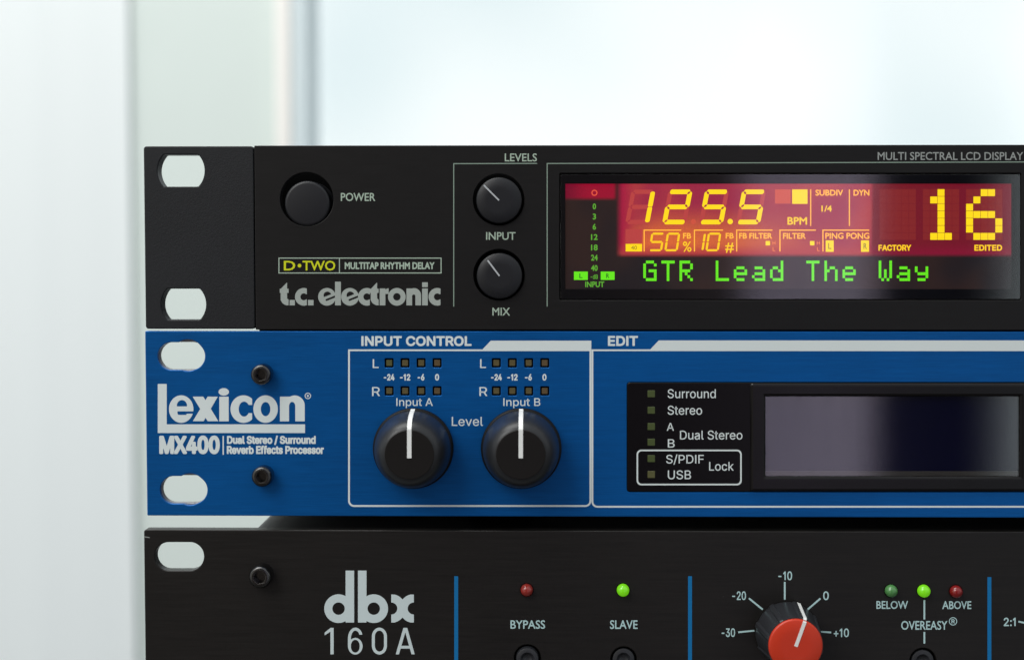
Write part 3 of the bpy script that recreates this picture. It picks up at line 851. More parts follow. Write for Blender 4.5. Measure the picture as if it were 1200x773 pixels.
def pane_mat(name, refl, rough=0.02, tint=(1, 1, 1)):
    m = bpy.data.materials.new(name)
    m.use_nodes = True
    n = Nodes(m.node_tree)
    n.n.clear()
    tr = n.new('ShaderNodeBsdfTransparent')
    tr.inputs[0].default_value = (*tint, 1)
    gl = n.new('ShaderNodeBsdfGlossy')
    gl.inputs['Roughness'].default_value = rough
    gl.inputs[0].default_value = (1, 1, 1, 1)
    t = n.new('ShaderNodeTexCoord')
    sm = n.noise(t.outputs['Object'], 70.0, 4.0, 0.6)
    n.link(n.math('ADD', n.math('MULTIPLY', sm, rough), rough * 0.5), gl.inputs['Roughness'])
    lw = n.new('ShaderNodeLayerWeight')
    lw.inputs[0].default_value = 0.35
    mp = n.new('ShaderNodeMapping')
    mp.inputs['Scale'].default_value = (420.0, 1.0, 45.0)
    mp.inputs['Rotation'].default_value = (0.0, 0.12, 0.0)
    n.link(t.outputs['Object'], mp.inputs[0])
    wipe = n.math('MULTIPLY_ADD', n.noise(mp.outputs[0], 1.0, 4.0, 0.6), 0.30 * refl, 0.85 * refl)   # wiping smears
    fac = n.math('ADD', n.math('MULTIPLY', n.math('POWER', lw.outputs[1], 4.0), 0.7), wipe, clamp=True)
    mx = n.new('ShaderNodeMixShader')
    n.link(fac, mx.inputs[0]); n.link(tr.outputs[0], mx.inputs[1]); n.link(gl.outputs[0], mx.inputs[2])
    out = n.new('ShaderNodeOutputMaterial')
    n.link(mx.outputs[0], out.inputs[0])
    return m


M = {}
M['ear'] = painted('black_powder_coat', (.0074, .0082, .0102), 0.52, 0.32, 2600, 0.6, 0.5, specks=0.4)
M['tc_plate'] = brushed('black_satin_paint', (.0060, .0056, .0056), 0.40, 0.0, 0.28, 0.15, 0.03, specks=0.45)
M['blue'] = brushed('blue_brushed_metal', (.0004, .092, .325), 0.36, 0.52, 0.32, 0.20, 0.16, 140.0, 5200.0, specks=0.25)
M['dbx_plate'] = brushed('black_brushed_metal', (.0068, .0058, .0052), 0.40, 0.0, 0.34, 0.45, 0.20, 75.0, 3600.0, specks=0.35)
M['chassis'] = painted('black_chassis_paint', (.010, .010, .011), 0.5, 0.3)
M['bare'] = brushed('bare_steel', (.42, .42, .42), 0.35, 1.0, 0.5, 0.2, 0.1)
M['screw'] = painted('black_oxide_steel', (.085, .084, .083), 0.20, 0.5, 5000, 0.3, 0.12, metal=1.0)
M['edge_steel'] = brushed('dull_slot_steel', (.30, .30, .31), 0.40, 0.45, 0.5, 0.3, 0.1)
M['hole'] = painted('dark_void', (.003, .003, .003), 0.9, 0.1)
M['button'] = painted('black_button_plastic', (.0082, .0086, .0110), 0.40, 0.36, 4000, 0.15, 0.15)
M['knob'] = painted('black_knob_plastic', (.0150, .0160, .0185), 0.36, 0.36, 3500, 0.15, 0.10)
M['knob_rim'] = painted('black_knob_rim_plastic', (.0035, .0035, .004), 0.5, 0.2, 3500, 0.15, 0.10)
M['knob_cap'] = painted('black_knob_cap_plastic', (.0060, .0048, .0044), 0.45, 0.25, 3500, 0.2, 0.10)
M['ratio_knob'] = painted('charcoal_knob_plastic', (.018, .019, .0225), 0.36, 0.45, 3000, 0.25, 0.15)
M['red_cap'] = painted('red_cap_plastic', (.50, .032, .010), 0.36, 0.4, 3000, 0.06, 0.06)
M['white_line'] = painted('white_pointer_plastic', (.72, .73, .72), 0.45, 0.4, 3000, 0.06, 0.05)
M['grey_line'] = painted('grey_pointer_print', (.42, .44, .46), 0.5, 0.3, 3000, 0.06, 0.02)
M['ink_tc'] = painted('pale_green_print', (.36, .45, .37), 0.6, 0.2, 5000, 0.12, 0.02)
M['ink_tc_grey'] = painted('grey_print', (.33, .365, .34), 0.6, 0.2, 5000, 0.10, 0.02)
M['ink_dim'] = painted('dim_grey_print', (.28, .30, .29), 0.6, 0.2, 5000, 0.10, 0.02)
M['ink_line'] = painted('fine_line_print', (.22, .29, .24), 0.6, 0.2, 5000, 0.15, 0.02)
M['ink_yellow'] = painted('yellow_print', (.58, .62, .012), 0.6, 0.2, 5000, 0.08, 0.02)
M['ink_white'] = painted('white_print', (.62, .68, .68), 0.55, 0.25, 5000, 0.05, 0.02)
M['ink_dbx'] = painted('pale_cyan_print', (.42, .60, .61), 0.6, 0.2, 5000, 0.06, 0.02)
M['ink_dbx_logo'] = painted('pale_grey_print', (.52, .60, .61), 0.6, 0.2, 5000, 0.05, 0.02)
M['stripe'] = painted('blue_stripe_print', (.001, .140, .36), 0.5, 0.3, 5000, 0.06, 0.02)
M['acrylic'] = painted('black_acrylic', (.0025, .0018, .0021), 0.24, 0.25, 2500, 0.2, 0.03)
M['bezel'] = painted('black_gloss_bezel', (.0035, .0030, .0032), 0.20, 0.32, 2500, 0.2, 0.05)
M['bezel_dark'] = painted('black_display_mask', (.0014, .0013, .0016), 0.5, 0.05)
M['led_olive'] = painted('unlit_olive_led', (.085, .083, .028), 0.35, 0.5, 2500, 0.15, 0.05)
M['led_amber'] = painted('unlit_amber_led', (.096, .076, .030), 0.35, 0.5, 2500, 0.15, 0.05)
M['led_rust'] = painted('unlit_red_led', (.100, .066, .030), 0.35, 0.5, 2500, 0.15, 0.05)
M['led_moss'] = painted('unlit_green_led', (.056, .076, .020), 0.30, 0.5, 2500, 0.15, 0.05)
M['lcd_blue'] = painted('dark_blue_lcd', (.0007, .0009, .0120), 0.4, 0.04, 900, 0.25, 0.02)
M['lcd_edge'] = painted('olive_lcd_edge', (.030, .027, .022), 0.4, 0.3)
M['pane_tc'] = pane_mat('display_window_acrylic', 0.050, 0.025)
M['pane_lx'] = pane_mat('display_window_glass', 0.058, 0.03)
M['seg_yellow'] = glow('lit_yellow_segment', (1.0, .68, .002), 1.15)
M['seg_amber'] = glow('lit_amber_segment', (1.0, .44, .040), 1.3)
M['seg_gold'] = glow('lit_gold_segment', (1.0, .60, .008), 1.12)
M['seg_ghost'] = glow('unlit_orange_segment', (.66, .085, .045), 1.0)
M['seg_ghost2'] = glow('faint_orange_segment', (.52, .052, .050), 1.0)
M['seg_ghost3'] = glow('dim_amber_letter', (.95, .24, .06), 0.95)
M['seg_cell'] = glow('unlit_matrix_cell', (.235, .013, .014), 1.0)
M['seg_green'] = glow('lit_green_dot', (.135, .84, .006), 1.05)
M['seg_green_dim'] = glow('lit_green_scale', (.115, .44, .03), 0.95)
M['seg_pink'] = glow('lit_red_ring', (1.0, .11, .055), 0.9)
M['seg_dark'] = glow('dark_green_letter', (.02, .16, .01), 1.0)
M['seg_olive'] = glow('dark_yellow_letter', (.42, .30, .01), 1.0)


def backlight_mat():
    """The lit LCD itself: red zone, dim meter zone, dim text strip, each with its own lamps behind it."""
    m = bpy.data.materials.new('lcd_backlight')
    m.use_nodes = True
    n = Nodes(m.node_tree)
    b = m.node_tree.nodes['Principled BSDF']
    t = n.new('ShaderNodeTexCoord')
    s = n.new('ShaderNodeSeparateXYZ')
    n.link(t.outputs['Object'], s.inputs[0])
    x = n.math('DIVIDE', s.outputs[0], PX)          # pixels from the display's middle
    y = n.math('DIVIDE', s.outputs[2], PX)
    hot = n.noise(t.outputs['Object'], 48.0, 2.0, 0.5)
    main = n.mix(n.smooth(hot, 0.36, 0.64), (.37, .018, .058), (.50, .050, .050))
    # lamps along the left and bottom of the red zone
    lamp = n.math('MULTIPLY', n.smooth(x, -60.0, -175.0), n.smooth(y, 28.0, -22.0))
    mid = n.math('MULTIPLY', n.math('MULTIPLY', n.smooth(x, -190.0, -150.0), n.smooth(x, 60.0, -90.0)), n.math('MULTIPLY', n.smooth(y, 42.0, -8.0), 0.80))
    main = n.mix(mid, main, (.80, .165, .035))
    main = n.mix(n.math('MULTIPLY', lamp, 0.8), main, (.86, .165, .035))
    main = n.mix(n.smooth(x, -176.0, -198.0), main, (.42, .006, .05))
    right = n.mix(n.smooth(x, 92.0, 262.0), (.20, .008, .016), (.19, .004, .020))
    red = n.mix(n.smooth(x, 94.0, 99.0), main, right)
    red = n.mix(n.smooth(y, -6.0, -22.0), red, n.mix(n.smooth(x, 90.0, 100.0), (.50, .045, .05), (.25, .004, .03)))
    dim = n.mix(n.smooth(hot, 0.35, 0.65), (.010, .0075, .009), (.026, .012, .009))
    zone = n.math('MULTIPLY', n.smooth(x, -203.0, -193.0), n.smooth(y, -25.0, -19.0))
    col = n.mix(zone, dim, red)
    bar = n.math('MULTIPLY', n.smooth(x, -200.0, -206.0), n.smooth(y, 41.0, 47.0))
    col = n.mix(bar, col, n.mix(n.smooth(x, -262.0, -232.0), (.20, .001, .022), (.36, .001, .026)))
    fine = n.noise(t.outputs['Object'], 2600.0, 1.0, 0.5)
    col = n.mix(n.smooth(fine, 0.2, 0.8, 0.0, 0.14), col, (0, 0, 0))
    n.link(col, b.inputs['Emission Color'])
    b.inputs['Emission Strength'].default_value = 1.0
    b.inputs['Base Color'].default_value = (.005, .004, .005, 1)
    b.inputs['Specular IOR Level'].default_value = 0.1
    b.inputs['Roughness'].default_value = 0.5
    return m


M['backlight'] = backlight_mat()


def dome_mat(name, color, emit=None, strength=0.0):
    m, n, b = principled(name, color, 0.18, 0.0, 0.5, 0.3)
    t = n.new('ShaderNodeTexCoord')
    f = n.noise(t.outputs['Object'], 1400.0, 2.0, 0.5)
    n.link(n.mix(f, tuple(c * .75 for c in color), tuple(c * 1.2 for c in color)), b.inputs['Base Color'])
    b.inputs['Subsurface Weight'].default_value = 0.0
    if emit:
        b.inputs['Emission Color'].default_value = (*emit, 1)
        b.inputs['Emission Strength'].default_value = strength
    return m


M['dome_red'] = dome_mat('red_led_lens', (.26, .022, .016))
M['dome_darkred'] = dome_mat('dark_red_led_lens', (.20, .008, .008))
M['dome_green'] = dome_mat('dim_green_led_lens', (.07, .22, .065))
M['dome_lit'] = dome_mat('lit_green_led_lens', (.12, .40, .01), (.17, .66, .003), 0.52)
M['wall'] = painted('white_wall_paint', (.635, .710, .685), 0.8, 0.2, 400, 0.03, 0.1)
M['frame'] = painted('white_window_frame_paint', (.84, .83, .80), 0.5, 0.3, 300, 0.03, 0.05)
M['jamb_shade_strip'] = painted('blue_grey_jamb_shade', (.60, .69, .72), 0.5, 0.3, 300, 0.03, 0.05)  # shade on the jamb's inner side, put into the colour
M['glass'] = pane_mat('window_glass', 0.03, 0.01, (.98, 1.0, 1.0))
M['table'] = painted('dark_tabletop', (.05, .045, .04), 0.5, 0.3, 200, 0.2, 0.05)

# ================================================================== THE PLACE BEHIND
def wall_pt(px, y):
    return P(px, 300, y)[0]


YW = 0.80
xw0, xw1 = wall_pt(-260, YW), wall_pt(326, YW)
link('wall', block(xw0, xw1, YW, YW + 0.16, -0.25, 0.62), M['wall'])['kind'] = 'structure'

# window: frame with a deep left jamb, an added strip coloured as its shaded side and the pane
win = thing('window', 'bright overexposed window with white frame behind the rack units', 'window', (wall_pt(700, YW), YW + 0.05, -0.25))
xj = wall_pt(345, YW)
link('jamb', block(xw1 + 0.0005, xj, YW - 0.012, YW + 0.085, -0.25, 0.62, 0.002), M['frame'], win)
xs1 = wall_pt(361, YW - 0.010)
link('jamb_shade_strip', block(xj + 0.0004, xs1, YW - 0.010, YW + 0.060, -0.209, 0.62, 0.0015), M['jamb_shade_strip'], win)
xr = wall_pt(1500, YW)
link('jamb', block(xr, xr + 0.04, YW - 0.012, YW + 0.085, -0.25, 0.62, 0.002), M['frame'], win)
link('sill', block(xj + 0.0005, xr - 0.0005, YW - 0.03, YW + 0.085, -0.25, -0.21, 0.003), M['frame'], win)
link('pane', block(xs1 + 0.0004, xr - 0.0005, YW + 0.045, YW + 0.049, -0.209, 0.62), M['glass'], win)


def curtain():
    V, F = [], []
    x0, x1 = wall_pt(-300, 0.785), wall_pt(150, 0.785)
    n = 150
    for s in (0, 1):
        for i in range(n + 1):
            t = i / n
            x = x0 + (x1 - x0) * t
            y = 0.7935 + (0.0026 * math.sin(t * 13 + 0.6) + 0.0008 * math.sin(t * 39 + 1)) * min(1.0, (1.02 - t) * 4) + 0.0012 * s
            for z in (-0.24, 0.2, 0.62):
                V.append((x, y + 0.0012 * math.sin(z * 9 + t * 8), z))
    m = (n + 1) * 3
    for i in range(n):
        for k in (0, 1):
            a = i * 3 + k
            F.append((a, a + 3, a + 4, a + 1))
            F.append((m + a, m + a + 1, m + a + 4, m + a + 3))
    for k in (0, 1):
        F.append((k, k + 1, m + k + 1, m + k))
        e = n * 3 + k
        F.append((e, m + e, m + e + 1, e + 1))
    mt = bpy.data.materials.new('sheer_white_cloth')
    mt.use_nodes = True
    nn = Nodes(mt.node_tree)
    nn.n.clear()
    t = nn.new('ShaderNodeTexCoord')
    mp = nn.new('ShaderNodeMapping')
    mp.inputs['Scale'].default_value = (900, 900, 900)
    nn.link(t.outputs['Object'], mp.inputs[0])
    wv = nn.noise(mp.outputs[0], 1.0, 2.0, 0.5)
    c = nn.mix(wv, (.78, .84, .85), (.85, .90, .91))
    df = nn.new('ShaderNodeBsdfDiffuse'); nn.link(c, df.inputs[0])
    tl = nn.new('ShaderNodeBsdfTranslucent'); nn.link(c, tl.inputs[0])
    mx = nn.new('ShaderNodeMixShader'); mx.inputs[0].default_value = 0.08
    nn.link(df.outputs[0], mx.inputs[1]); nn.link(tl.outputs[0], mx.inputs[2])
    o = nn.new('ShaderNodeOutputMaterial'); nn.link(mx.outputs[0], o.inputs[0])
    c = link('curtain', mesh_from(V, F), mt, None, 60)
    c['label'] = 'sheer white curtain hanging on the wall left of the units, blurred'
    c['category'] = 'curtain'


curtain()

# ================================================================== SHARED RACK MEASURES
XL_TC = Q(169.4, 278)[0]
XL_LX = Q(171.2, 496)[0]
XL_DB = Q(169.4, 700)[0]
Z_TC1, Z_TC0 = Q(300, 170.6)[1], Q(300, 386.3)[1]
Z_EAR1, Z_EAR0 = Q(230, 171.4)[1], Q(230, 385.3)[1]
Z_LX1, Z_LX0 = Q(400, 388.0)[1], Q(400, 604.3)[1]
Z_DB1 = Q(400, 620.8)[1]
Z_DB0 = Z_DB1 - 0.0437
WID = 0.4826
XC0, XC1 = XL_LX + 0.0252, XL_LX + WID - 0.0252     # chassis sides
Z_TABLE = Z_DB0 - 0.006

link('shelf', block(XL_DB + 0.006, XL_DB + WID - 0.006, 0.0, 0.30, Z_TABLE - 0.02, Z_TABLE, 0.002), M['table'])['kind'] = 'structure'


def slot_tc(cx, cy, w, h):
    return star_loop(lambda x, y: max(math.hypot(x - cx, y - cy) - w / 2, abs(y - cy) - h / 2), cx, cy)


def stadium(cx, cy, w, h):
    r = h / 2
    def f(x, y):
        t = min(max(x, cx - (w / 2 - r)), cx + (w / 2 - r))
        return math.hypot(x - t, y - cy) - r
    return f


def slot_st(cx, cy, w, h):
    return star_loop(stadium(cx, cy, w, h), cx, cy)


def mirror_slot(loop, x0):
    """The same slot at the panel's other end."""
    return [(2 * (x0 + WID / 2) - a, b) for a, b in loop]


def rect_m(x0, x1, z0, z1, r=0.0004):
    return round_loop(x0, z0, x1, z1, r, 4)


def socket_screw(parent, px, py, r, proud=0.0042, twist=0.2):
    """Socket head cap screw: knurled head with a hexagon recess."""
    cx, cz = Q(px, py)
    R = r * PX
    s = link('screw', lathe(cx, cz, [(R * .50, proud * .995), (R * .56, proud), (R * .80, proud), (R * .86, proud * .97), (R * .95, proud * .88), (R, proud * .74),
             (R, 0.0003), (R * 1.0, -0.0005)], 48, 0.0, lambda a, h: 1 + (0.012 if math.sin(a * 24) > 0 and h < proud * .8 else 0)), M['screw'], parent, 40)
    hexr = R * .60
    hx = [(cx + hexr * math.cos(twist + i * math.pi / 3), cz + hexr * math.sin(twist + i * math.pi / 3)) for i in range(6)]
    link('hex_socket', join([fill([disc_loop(cx, cz, R * .72, 40), hx], -proud - 0.00002, 0.0016, 0.0001),
                             fill([disc_loop(cx, cz, R * .7, 40)], -proud + 0.0017)]), M['screw'], s)
    return s


def slide(pts, w, y_off):
    """Raised pointer bar along (x, y, z) points with constant width in x."""
    V, F = [], []
    for k, (x, y, z, nx, ny, nz) in enumerate(pts):
        V += [(x[0], y, z), (x[1], y, z)]
    return V, F


def pointer_on(cx, cz, prof, ang, width, r_start, lift=0.00012):
    """Strip over a turned knob's profile, from radius r_start on the top outward and down the flank."""
    c, s = math.cos(ang), math.sin(ang)
    pr = [(r_start, prof[-1][1])] + list(reversed(prof[:-1]))
    pr = [p for p in pr]
    V, F = [], []
    n = len(pr)
    for i, (r, h) in enumerate(pr):
        a = pr[max(i - 1, 0)]; b = pr[min(i + 1, n - 1)]
        tx, th = b[0] - a[0], b[1] - a[1]
        L = math.hypot(tx, th) + 1e-12
        nr, nh = -th / L, tx / L           # outward normal in (r, h)
        for side in (-1, 1):
            for up in (lift, -0.0003):
                rr, hh = r + nr * up, h + nh * up
                w = side * width / 2
                # the strip keeps its width while following the turned surface
                rad = rr if rr < width else math.sqrt(max(rr * rr - w * w, 1e-12))
                V.append((cx + c * rad - s * w, -hh, cz + s * rad + c * w))
    for i in range(n - 1):
        a = i * 4; b = a + 4
        F += [(a, a + 2, b + 2, b), (a + 1, b + 1, b + 3, a + 3), (a, b, b + 1, a + 1), (a + 2, a + 3, b + 3, b + 2)]
    F += [(0, 1, 3, 2), ((n - 1) * 4, (n - 1) * 4 + 2, (n - 1) * 4 + 3, (n - 1) * 4 + 1)]
    me = mesh_from(V, F)
    import bmesh
    bm = bmesh.new(); bm.from_mesh(me)
    bmesh.ops.recalc_face_normals(bm, faces=bm.faces)
    bm.to_mesh(me); bm.free()
    return me


# ================================================================== TOP UNIT: DELAY
tcu = thing('rack_delay_unit', 'black rack delay unit with the lit red and yellow display, topmost of the stack', 'audio unit', (XL_TC + WID / 2, 0.0, Z_TC0))
x_seam = Q(298.2, 280)[0]
ear_slots = [q_loop(slot_tc(212.0, 200.0, 55.0, 37.5)), q_loop(slot_tc(215.0, 356.5, 52.5, 36.5))]
ear = link('rack_ear', fill([rect_m(XL_TC, x_seam - 0.00010, Z_EAR0, Z_EAR1, 0.0007)] + ear_slots, 0.0, 0.0042, 0.00025), M['ear'], tcu)
xr0 = XL_TC + WID - (x_seam - XL_TC)
link('rack_ear', fill([rect_m(xr0 + 0.0001, XL_TC + WID, Z_EAR0, Z_EAR1, 0.0007)] + [mirror_slot(l, XL_TC) for l in ear_slots], 0.0, 0.0042, 0.00025), M['ear'], tcu)
K_PW, K_IN, K_MX = (359.4, 233.5), (584.4, 234.0), (584.8, 322.0)
disp_hole = q_loop(round_loop(655.6, 203.0, 1196.8, 351.6, 2.0, 3))
holes = [disc_loop(*Q(*K_PW), 31.2 * PX, 72), disc_loop(*Q(*K_IN), 29.8 * PX, 72), disc_loop(*Q(*K_MX), 29.8 * PX, 72), disp_hole]
fp = link('faceplate', fill([rect_m(x_seam + 0.00010, xr0 - 0.0001, Z_TC0, Z_TC1, 0.0002)] + holes, 0.0, 0.0035, 0.0002), M['tc_plate'], tcu)
link('chassis', block(XC0, XC1, 0.0115, 0.235, Z_LX1 - 0.0007, Z_TC1 - 0.0009, 0.0006), M['chassis'], tcu)
link('backing_plate', block(x_seam + 0.004, xr0 - 0.004, 0.0095, 0.0112, Z_TC0 + 0.0012, Z_TC1 - 0.001), M['hole'], tcu)

bx, bz = Q(360.2, 238.6)
link('power_button', lathe(bx, bz, [(26.6 * PX, -0.009), (26.6 * PX, -0.0004), (26.2 * PX, 0.0000), (25.2 * PX, 0.0003), (23 * PX, 0.00038), (0, 0.00042)]), M['button'], tcu, 50)


def tc_knob(k, off, tip):
    cx, cz = Q(k[0] + off[0], k[1] + off[1])
    R = 26.6 * PX
    prof = [(R, -0.009), (R, 0.0008), (R * .985, 0.00105), (R * .95, 0.0012), (R * .5, 0.00124), (0, 0.00125)]
    kn = link('level_knob', lathe(cx, cz, prof), M['button'], tcu, 50)
    tx, tz = Q(*tip)
    L = math.hypot(tx - cx, tz - cz)
    ux, uz = (tx - cx) / L, (tz - cz) / L
    w = 0.9 * PX
    lp = [(cx - uz * w, cz + ux * w), (tx - uz * w, tz + ux * w), (tx + uz * w, tz - ux * w), (cx + uz * w, cz - ux * w)]
    link('pointer', fill([lp], -0.00128, 0.00012, 0.00002), M['grey_line'], kn)


tc_knob(K_IN, (0.5, 1.0), (567.2, 217.4))
tc_knob(K_MX, (0.6, 1.2), (571.6, 305.0))

letters(fp, 'LEVELS', 'G', 591.5, 629.2, 180.0, 189.2, M['ink_tc'], 0.12)
letters(fp, 'POWER', 'G', 399.4, 439.8, 226.2, 235.6, M['ink_tc'], 0.15)
letters(fp, 'INPUT', 'G', 569.6, 604.2, 272.0, 281.0, M['ink_tc'], 0.15)
letters(fp, 'MIX', 'G', 577.0, 597.6, 360.4, 369.6, M['ink_tc'], 0.15)
letters(fp, 'MULTI SPECTRAL LCD DISPLAY', 'G', 1028.5, 1199.0, 178.4, 187.6, M['ink_dim'], 0.12)
rule(fp, [(531.7, 358.5, 531.7, 191.9), (531.7, 191.9, 629.0, 191.6)], 1.15, M['ink_line'])
rule(fp, [(641.2, 358.5, 641.2, 191.7), (641.2, 191.7, 1290.0, 189.6)], 1.15, M['ink_line'])
rule(fp, [(326.9, 302.4, 516.9, 302.4), (516.9, 302.4, 516.9, 319.8), (516.9, 319.8, 326.9, 319.8), (326.9, 319.8, 326.9, 302.4), (397.8, 302.4, 397.8, 319.8)], 1.1, M['ink_tc'])
letters(fp, 'D', 'G', 332.6, 346.0, 305.6, 316.8, M['ink_yellow'], 0.25)
link('lettering', fill([q_loop(disc_loop(351.0, 311.2, 2.2, 20))], INK), M['ink_yellow'], fp)
letters(fp, 'TWO', 'G', 354.5, 392.9, 305.6, 316.8, M['ink_yellow'], 0.25)
letters(fp, 'MULTITAP RHYTHM DELAY', 'G', 404.0, 509.2, 307.2, 315.4, M['ink_tc'], 0.34)


def logo(parent, parts, x0, y0, k, mat, step, bbox):
    f = i_or(*parts)
    lps = implicit(f, *bbox, step)
    return link('logo', fill([q_loop([(x0 + a / k, y0 + b / k) for a, b in l]) for l in lps], INK), mat, parent)


# wordmark, measured on a 5.714 x enlargement whose corner is (320, 295)
def g_c(cx, cut, ro=59, ri=23):
    return i_and(i_sub(i_disc(cx, 301, ro), i_disc(cx, 301, ri), i_rect(cx + 4, 301 - 17, cx + 90, 301 + 17)), i_rect(cx - 90, 200, cut, 400))


def g_e(cx):
    eye = i_and(i_ell(cx + 2, 293, 27, 26), i_half(cx, 296, -70 - 180 + 180 + 0))
    eye = i_and(i_ell(cx + 3, 291, 26, 25), i_half(cx, 295, -112))
    slit = i_cap(cx - 3, 322, cx + 62, 296, 6.5)
    cut = i_and(i_disc(cx, 301, 22), i_half(cx, 316, 68))
    return i_sub(i_disc(cx, 301, 59), eye, slit)


def g_t(x):
    return i_or(i_poly([(x, 249), (x + 40, 207), (x + 43, 207), (x + 43, 300), (x, 300)]), i_rect(x, 280, x + 43, 326),
                i_and(i_sub(i_ell(x + 48, 312, 48, 46), i_ell(x + 60, 306, 17, 14)), i_rect(x - 5, 300, x + 53, 358)), i_rect(x - 6, 247, x + 53, 275))


wordmark = [g_t(51), i_rect(111, 322, 146, 358), g_c(206, 226), i_rect(234, 322, 271, 358), g_e(361), i_rect(415, 200, 454, 358), g_e(515),
            g_c(628, 648), g_t(654), i_or(i_rect(714, 245, 752, 358), i_and(i_ell(776, 288, 40, 44), i_rect(738, 243, 774, 282))),
            i_sub(i_disc(829, 301, 59), i_disc(829, 301, 25)),
            i_sub(i_or(i_rect(893, 245, 960, 358), i_and(i_ell(944, 292, 47, 49), i_rect(893, 243, 995, 300)), i_rect(952, 290, 991, 358)),
                  i_rect(931, 296, 953, 362), i_disc(942, 296, 11)),
            i_or(i_rect(998, 245, 1036, 358), i_rect(998, 204, 1036, 236)), g_c(1100, 1121)]
logo(fp, wordmark, 320, 295, 5.714, M['ink_tc_grey'], 1.3, (40, 195, 1130, 365))

# ---- display
disp = link('display', fill([q_loop(round_loop(656.6, 204.0, 1195.9, 350.7, 1.6, 3), 0.0002), q_loop(box_loop(662.6, 215.2, 1186.5, 338.7), 0.0002)], 0.0002, 0.0012, 0.0002), M['bezel_dark'], tcu)
YB, YC, YS = 0.0011, 0.00104, 0.00098
link('backlight', fill([q_loop(box_loop(662.0, 214.6, 1187.1, 339.3), YB)], YB), M['backlight'], disp)


def dp(loops, mat, name, y=YS):
    return link(name, fill([q_loop(l, y) for l in loops], y), mat, disp)


def dl(s, font, x0, x1, yt, yb, mat, bold=0.15, name='lettering', y=YS):
    return link(name, fill([q_loop(l, y) for l in word(s, font, x0, x1, yt, yb, bold)], y), mat, disp)


SEG = {'0': 'abcdef', '1': 'bc', '2': 'abged', '5': 'afgcd', '8': 'abcdefg'}


def seven(x, yb, W, H, t, slant, on, gap=0.9):
    """Seven segment loops; x = bottom left corner of the stroke centres."""
    h = H / 2
    out = {}
    def seg(xa, ya, xb, yb2):
        L = math.hypot(xb - xa, yb2 - ya)
        ux, uy = (xb - xa) / L, (yb2 - ya) / L
        xa, ya, xb, yb2 = xa + ux * gap, ya + uy * gap, xb - ux * gap, yb2 - uy * gap
        r = t / 2
        pts = []
        for (qx, qy, sg) in ((xa, ya, -1), (xb, yb2, 1)):
            for k in range(7):
                a = math.radians(-90 + 30 * k)
                e = math.cos(a) * r * 0.75
                f = math.sin(a) * r
                pts.append((qx + sg * (ux * e) - sg * uy * f, qy + sg * (uy * e) + sg * ux * f))
        return pts
    g = {'d': (0, 0, W, 0), 'g': (0, h, W, h), 'a': (0, H, W, H), 'e': (0, 0, 0, h), 'f': (0, h, 0, H), 'c': (W, 0, W, h), 'b': (W, h, W, H)}
    res = []
    for k in on:
        pts = seg(*g[k])
        res.append([(x + a + slant * b, yb - b) for a, b in pts])
    return res


SL = 0.19
for ch, bxp in (('1', 735.4), ('2', 778.9), ('5', 821.9), ('5', 865.4)):
    ghosts = [c for c in 'abcdefg' if c not in SEG[ch]]
    dp(seven(bxp, 260.2, 23.0, 35.4, 5.0, SL, ghosts, 1.9), M['seg_ghost2'], 'unlit_segment', YC)
    dp(seven(bxp, 260.2, 23.0, 35.4, 5.5, SL, SEG[ch], 1.7), M['seg_yellow'], 'digit')
dp([disc_loop(855.7, 259.6, 3.2, 20)], M['seg_yellow'], 'decimal_point')
dp([disc_loop(812.5, 259.8, 3.0, 20)], M['seg_ghost'], 'unlit_segment', YC)
for ch, bxp in (('5', 761.5), ('0', 779.8), ('1', 810.0), ('0', 827.9)):
    dp(seven(bxp, 293.2, 13.2, 19.4, 2.5, 0.15, SEG[ch], 1.2), M['seg_gold'], 'digit')
dp([box_loop(733.2, 285.8, 752.4, 294.6)], M['seg_yellow'], 'level_block', YC)
dl('40', 'G', 739.5, 746.5, 287.8, 292.6, M['seg_olive'], 0.1)
dp([box_loop(733.0, 268.5, 752.4, 284.6)], M['seg_ghost2'], 'unlit_block', YC)
dp([box_loop(908.2, 222.0, 926.6, 238.7)], M['seg_ghost'], 'unlit_block', YC)
dp([box_loop(928.3, 222.0, 946.3, 238.9)], M['seg_yellow'], 'beat_block')
dl('BPM', 'G', 922.8, 945.8, 254.4, 263.3, M['seg_gold'], 0.3)
for a, b, c, d in ((950, 222, 950, 264.7), (995.4, 222, 995.4, 264.7)):
    dp([strip_loop(a, b, c, d, 1.3)], M['seg_amber'], 'cell_line')
dl('SUBDIV', 'G', 955.6, 988.0, 222.4, 229.3, M['seg_amber'], 0.22)
dl('DYN', 'G', 1000.2, 1018.8, 222.4, 229.3, M['seg_amber'], 0.22)
dl('1/4', 'G', 962.6, 974.8, 240.8, 248.0, M['seg_gold'], 0.25)
for x0, x1 in ((754.9, 798.3), (813.8, 847.4), (863.3, 905.3), (914.0, 956.2), (964.4, 1018.6)):
    xx = x0
    dp([[(xx - .65, 294.6), (xx - .65, 269.0), (x1, 269.0), (x1, 270.3), (xx + .65, 270.3), (xx + .65, 294.6)]], M['seg_amber'], 'cell_line')
dl('FB', 'G', 800.4, 809.9, 273.0, 279.6, M['seg_amber'], 0.2)
dl('%', 'G', 800.2, 810.4, 283.0, 294.8, M['seg_gold'], 0.15)
dl('FB', 'G', 850.4, 859.8, 273.0, 279.6, M['seg_amber'], 0.2)
dl('#', 'G', 849.8, 860.0, 283.2, 294.8, M['seg_gold'], 0.2)
dl('FB FILTER', 'G', 866.2, 904.8, 273.0, 279.6, M['seg_amber'], 0.22)
dl('FILTER', 'G', 917.6, 944.2, 273.0, 279.8, M['seg_amber'], 0.22)
dl('PING PONG', 'G', 967.2, 1018.8, 272.8, 279.9, M['seg_amber'], 0.2)
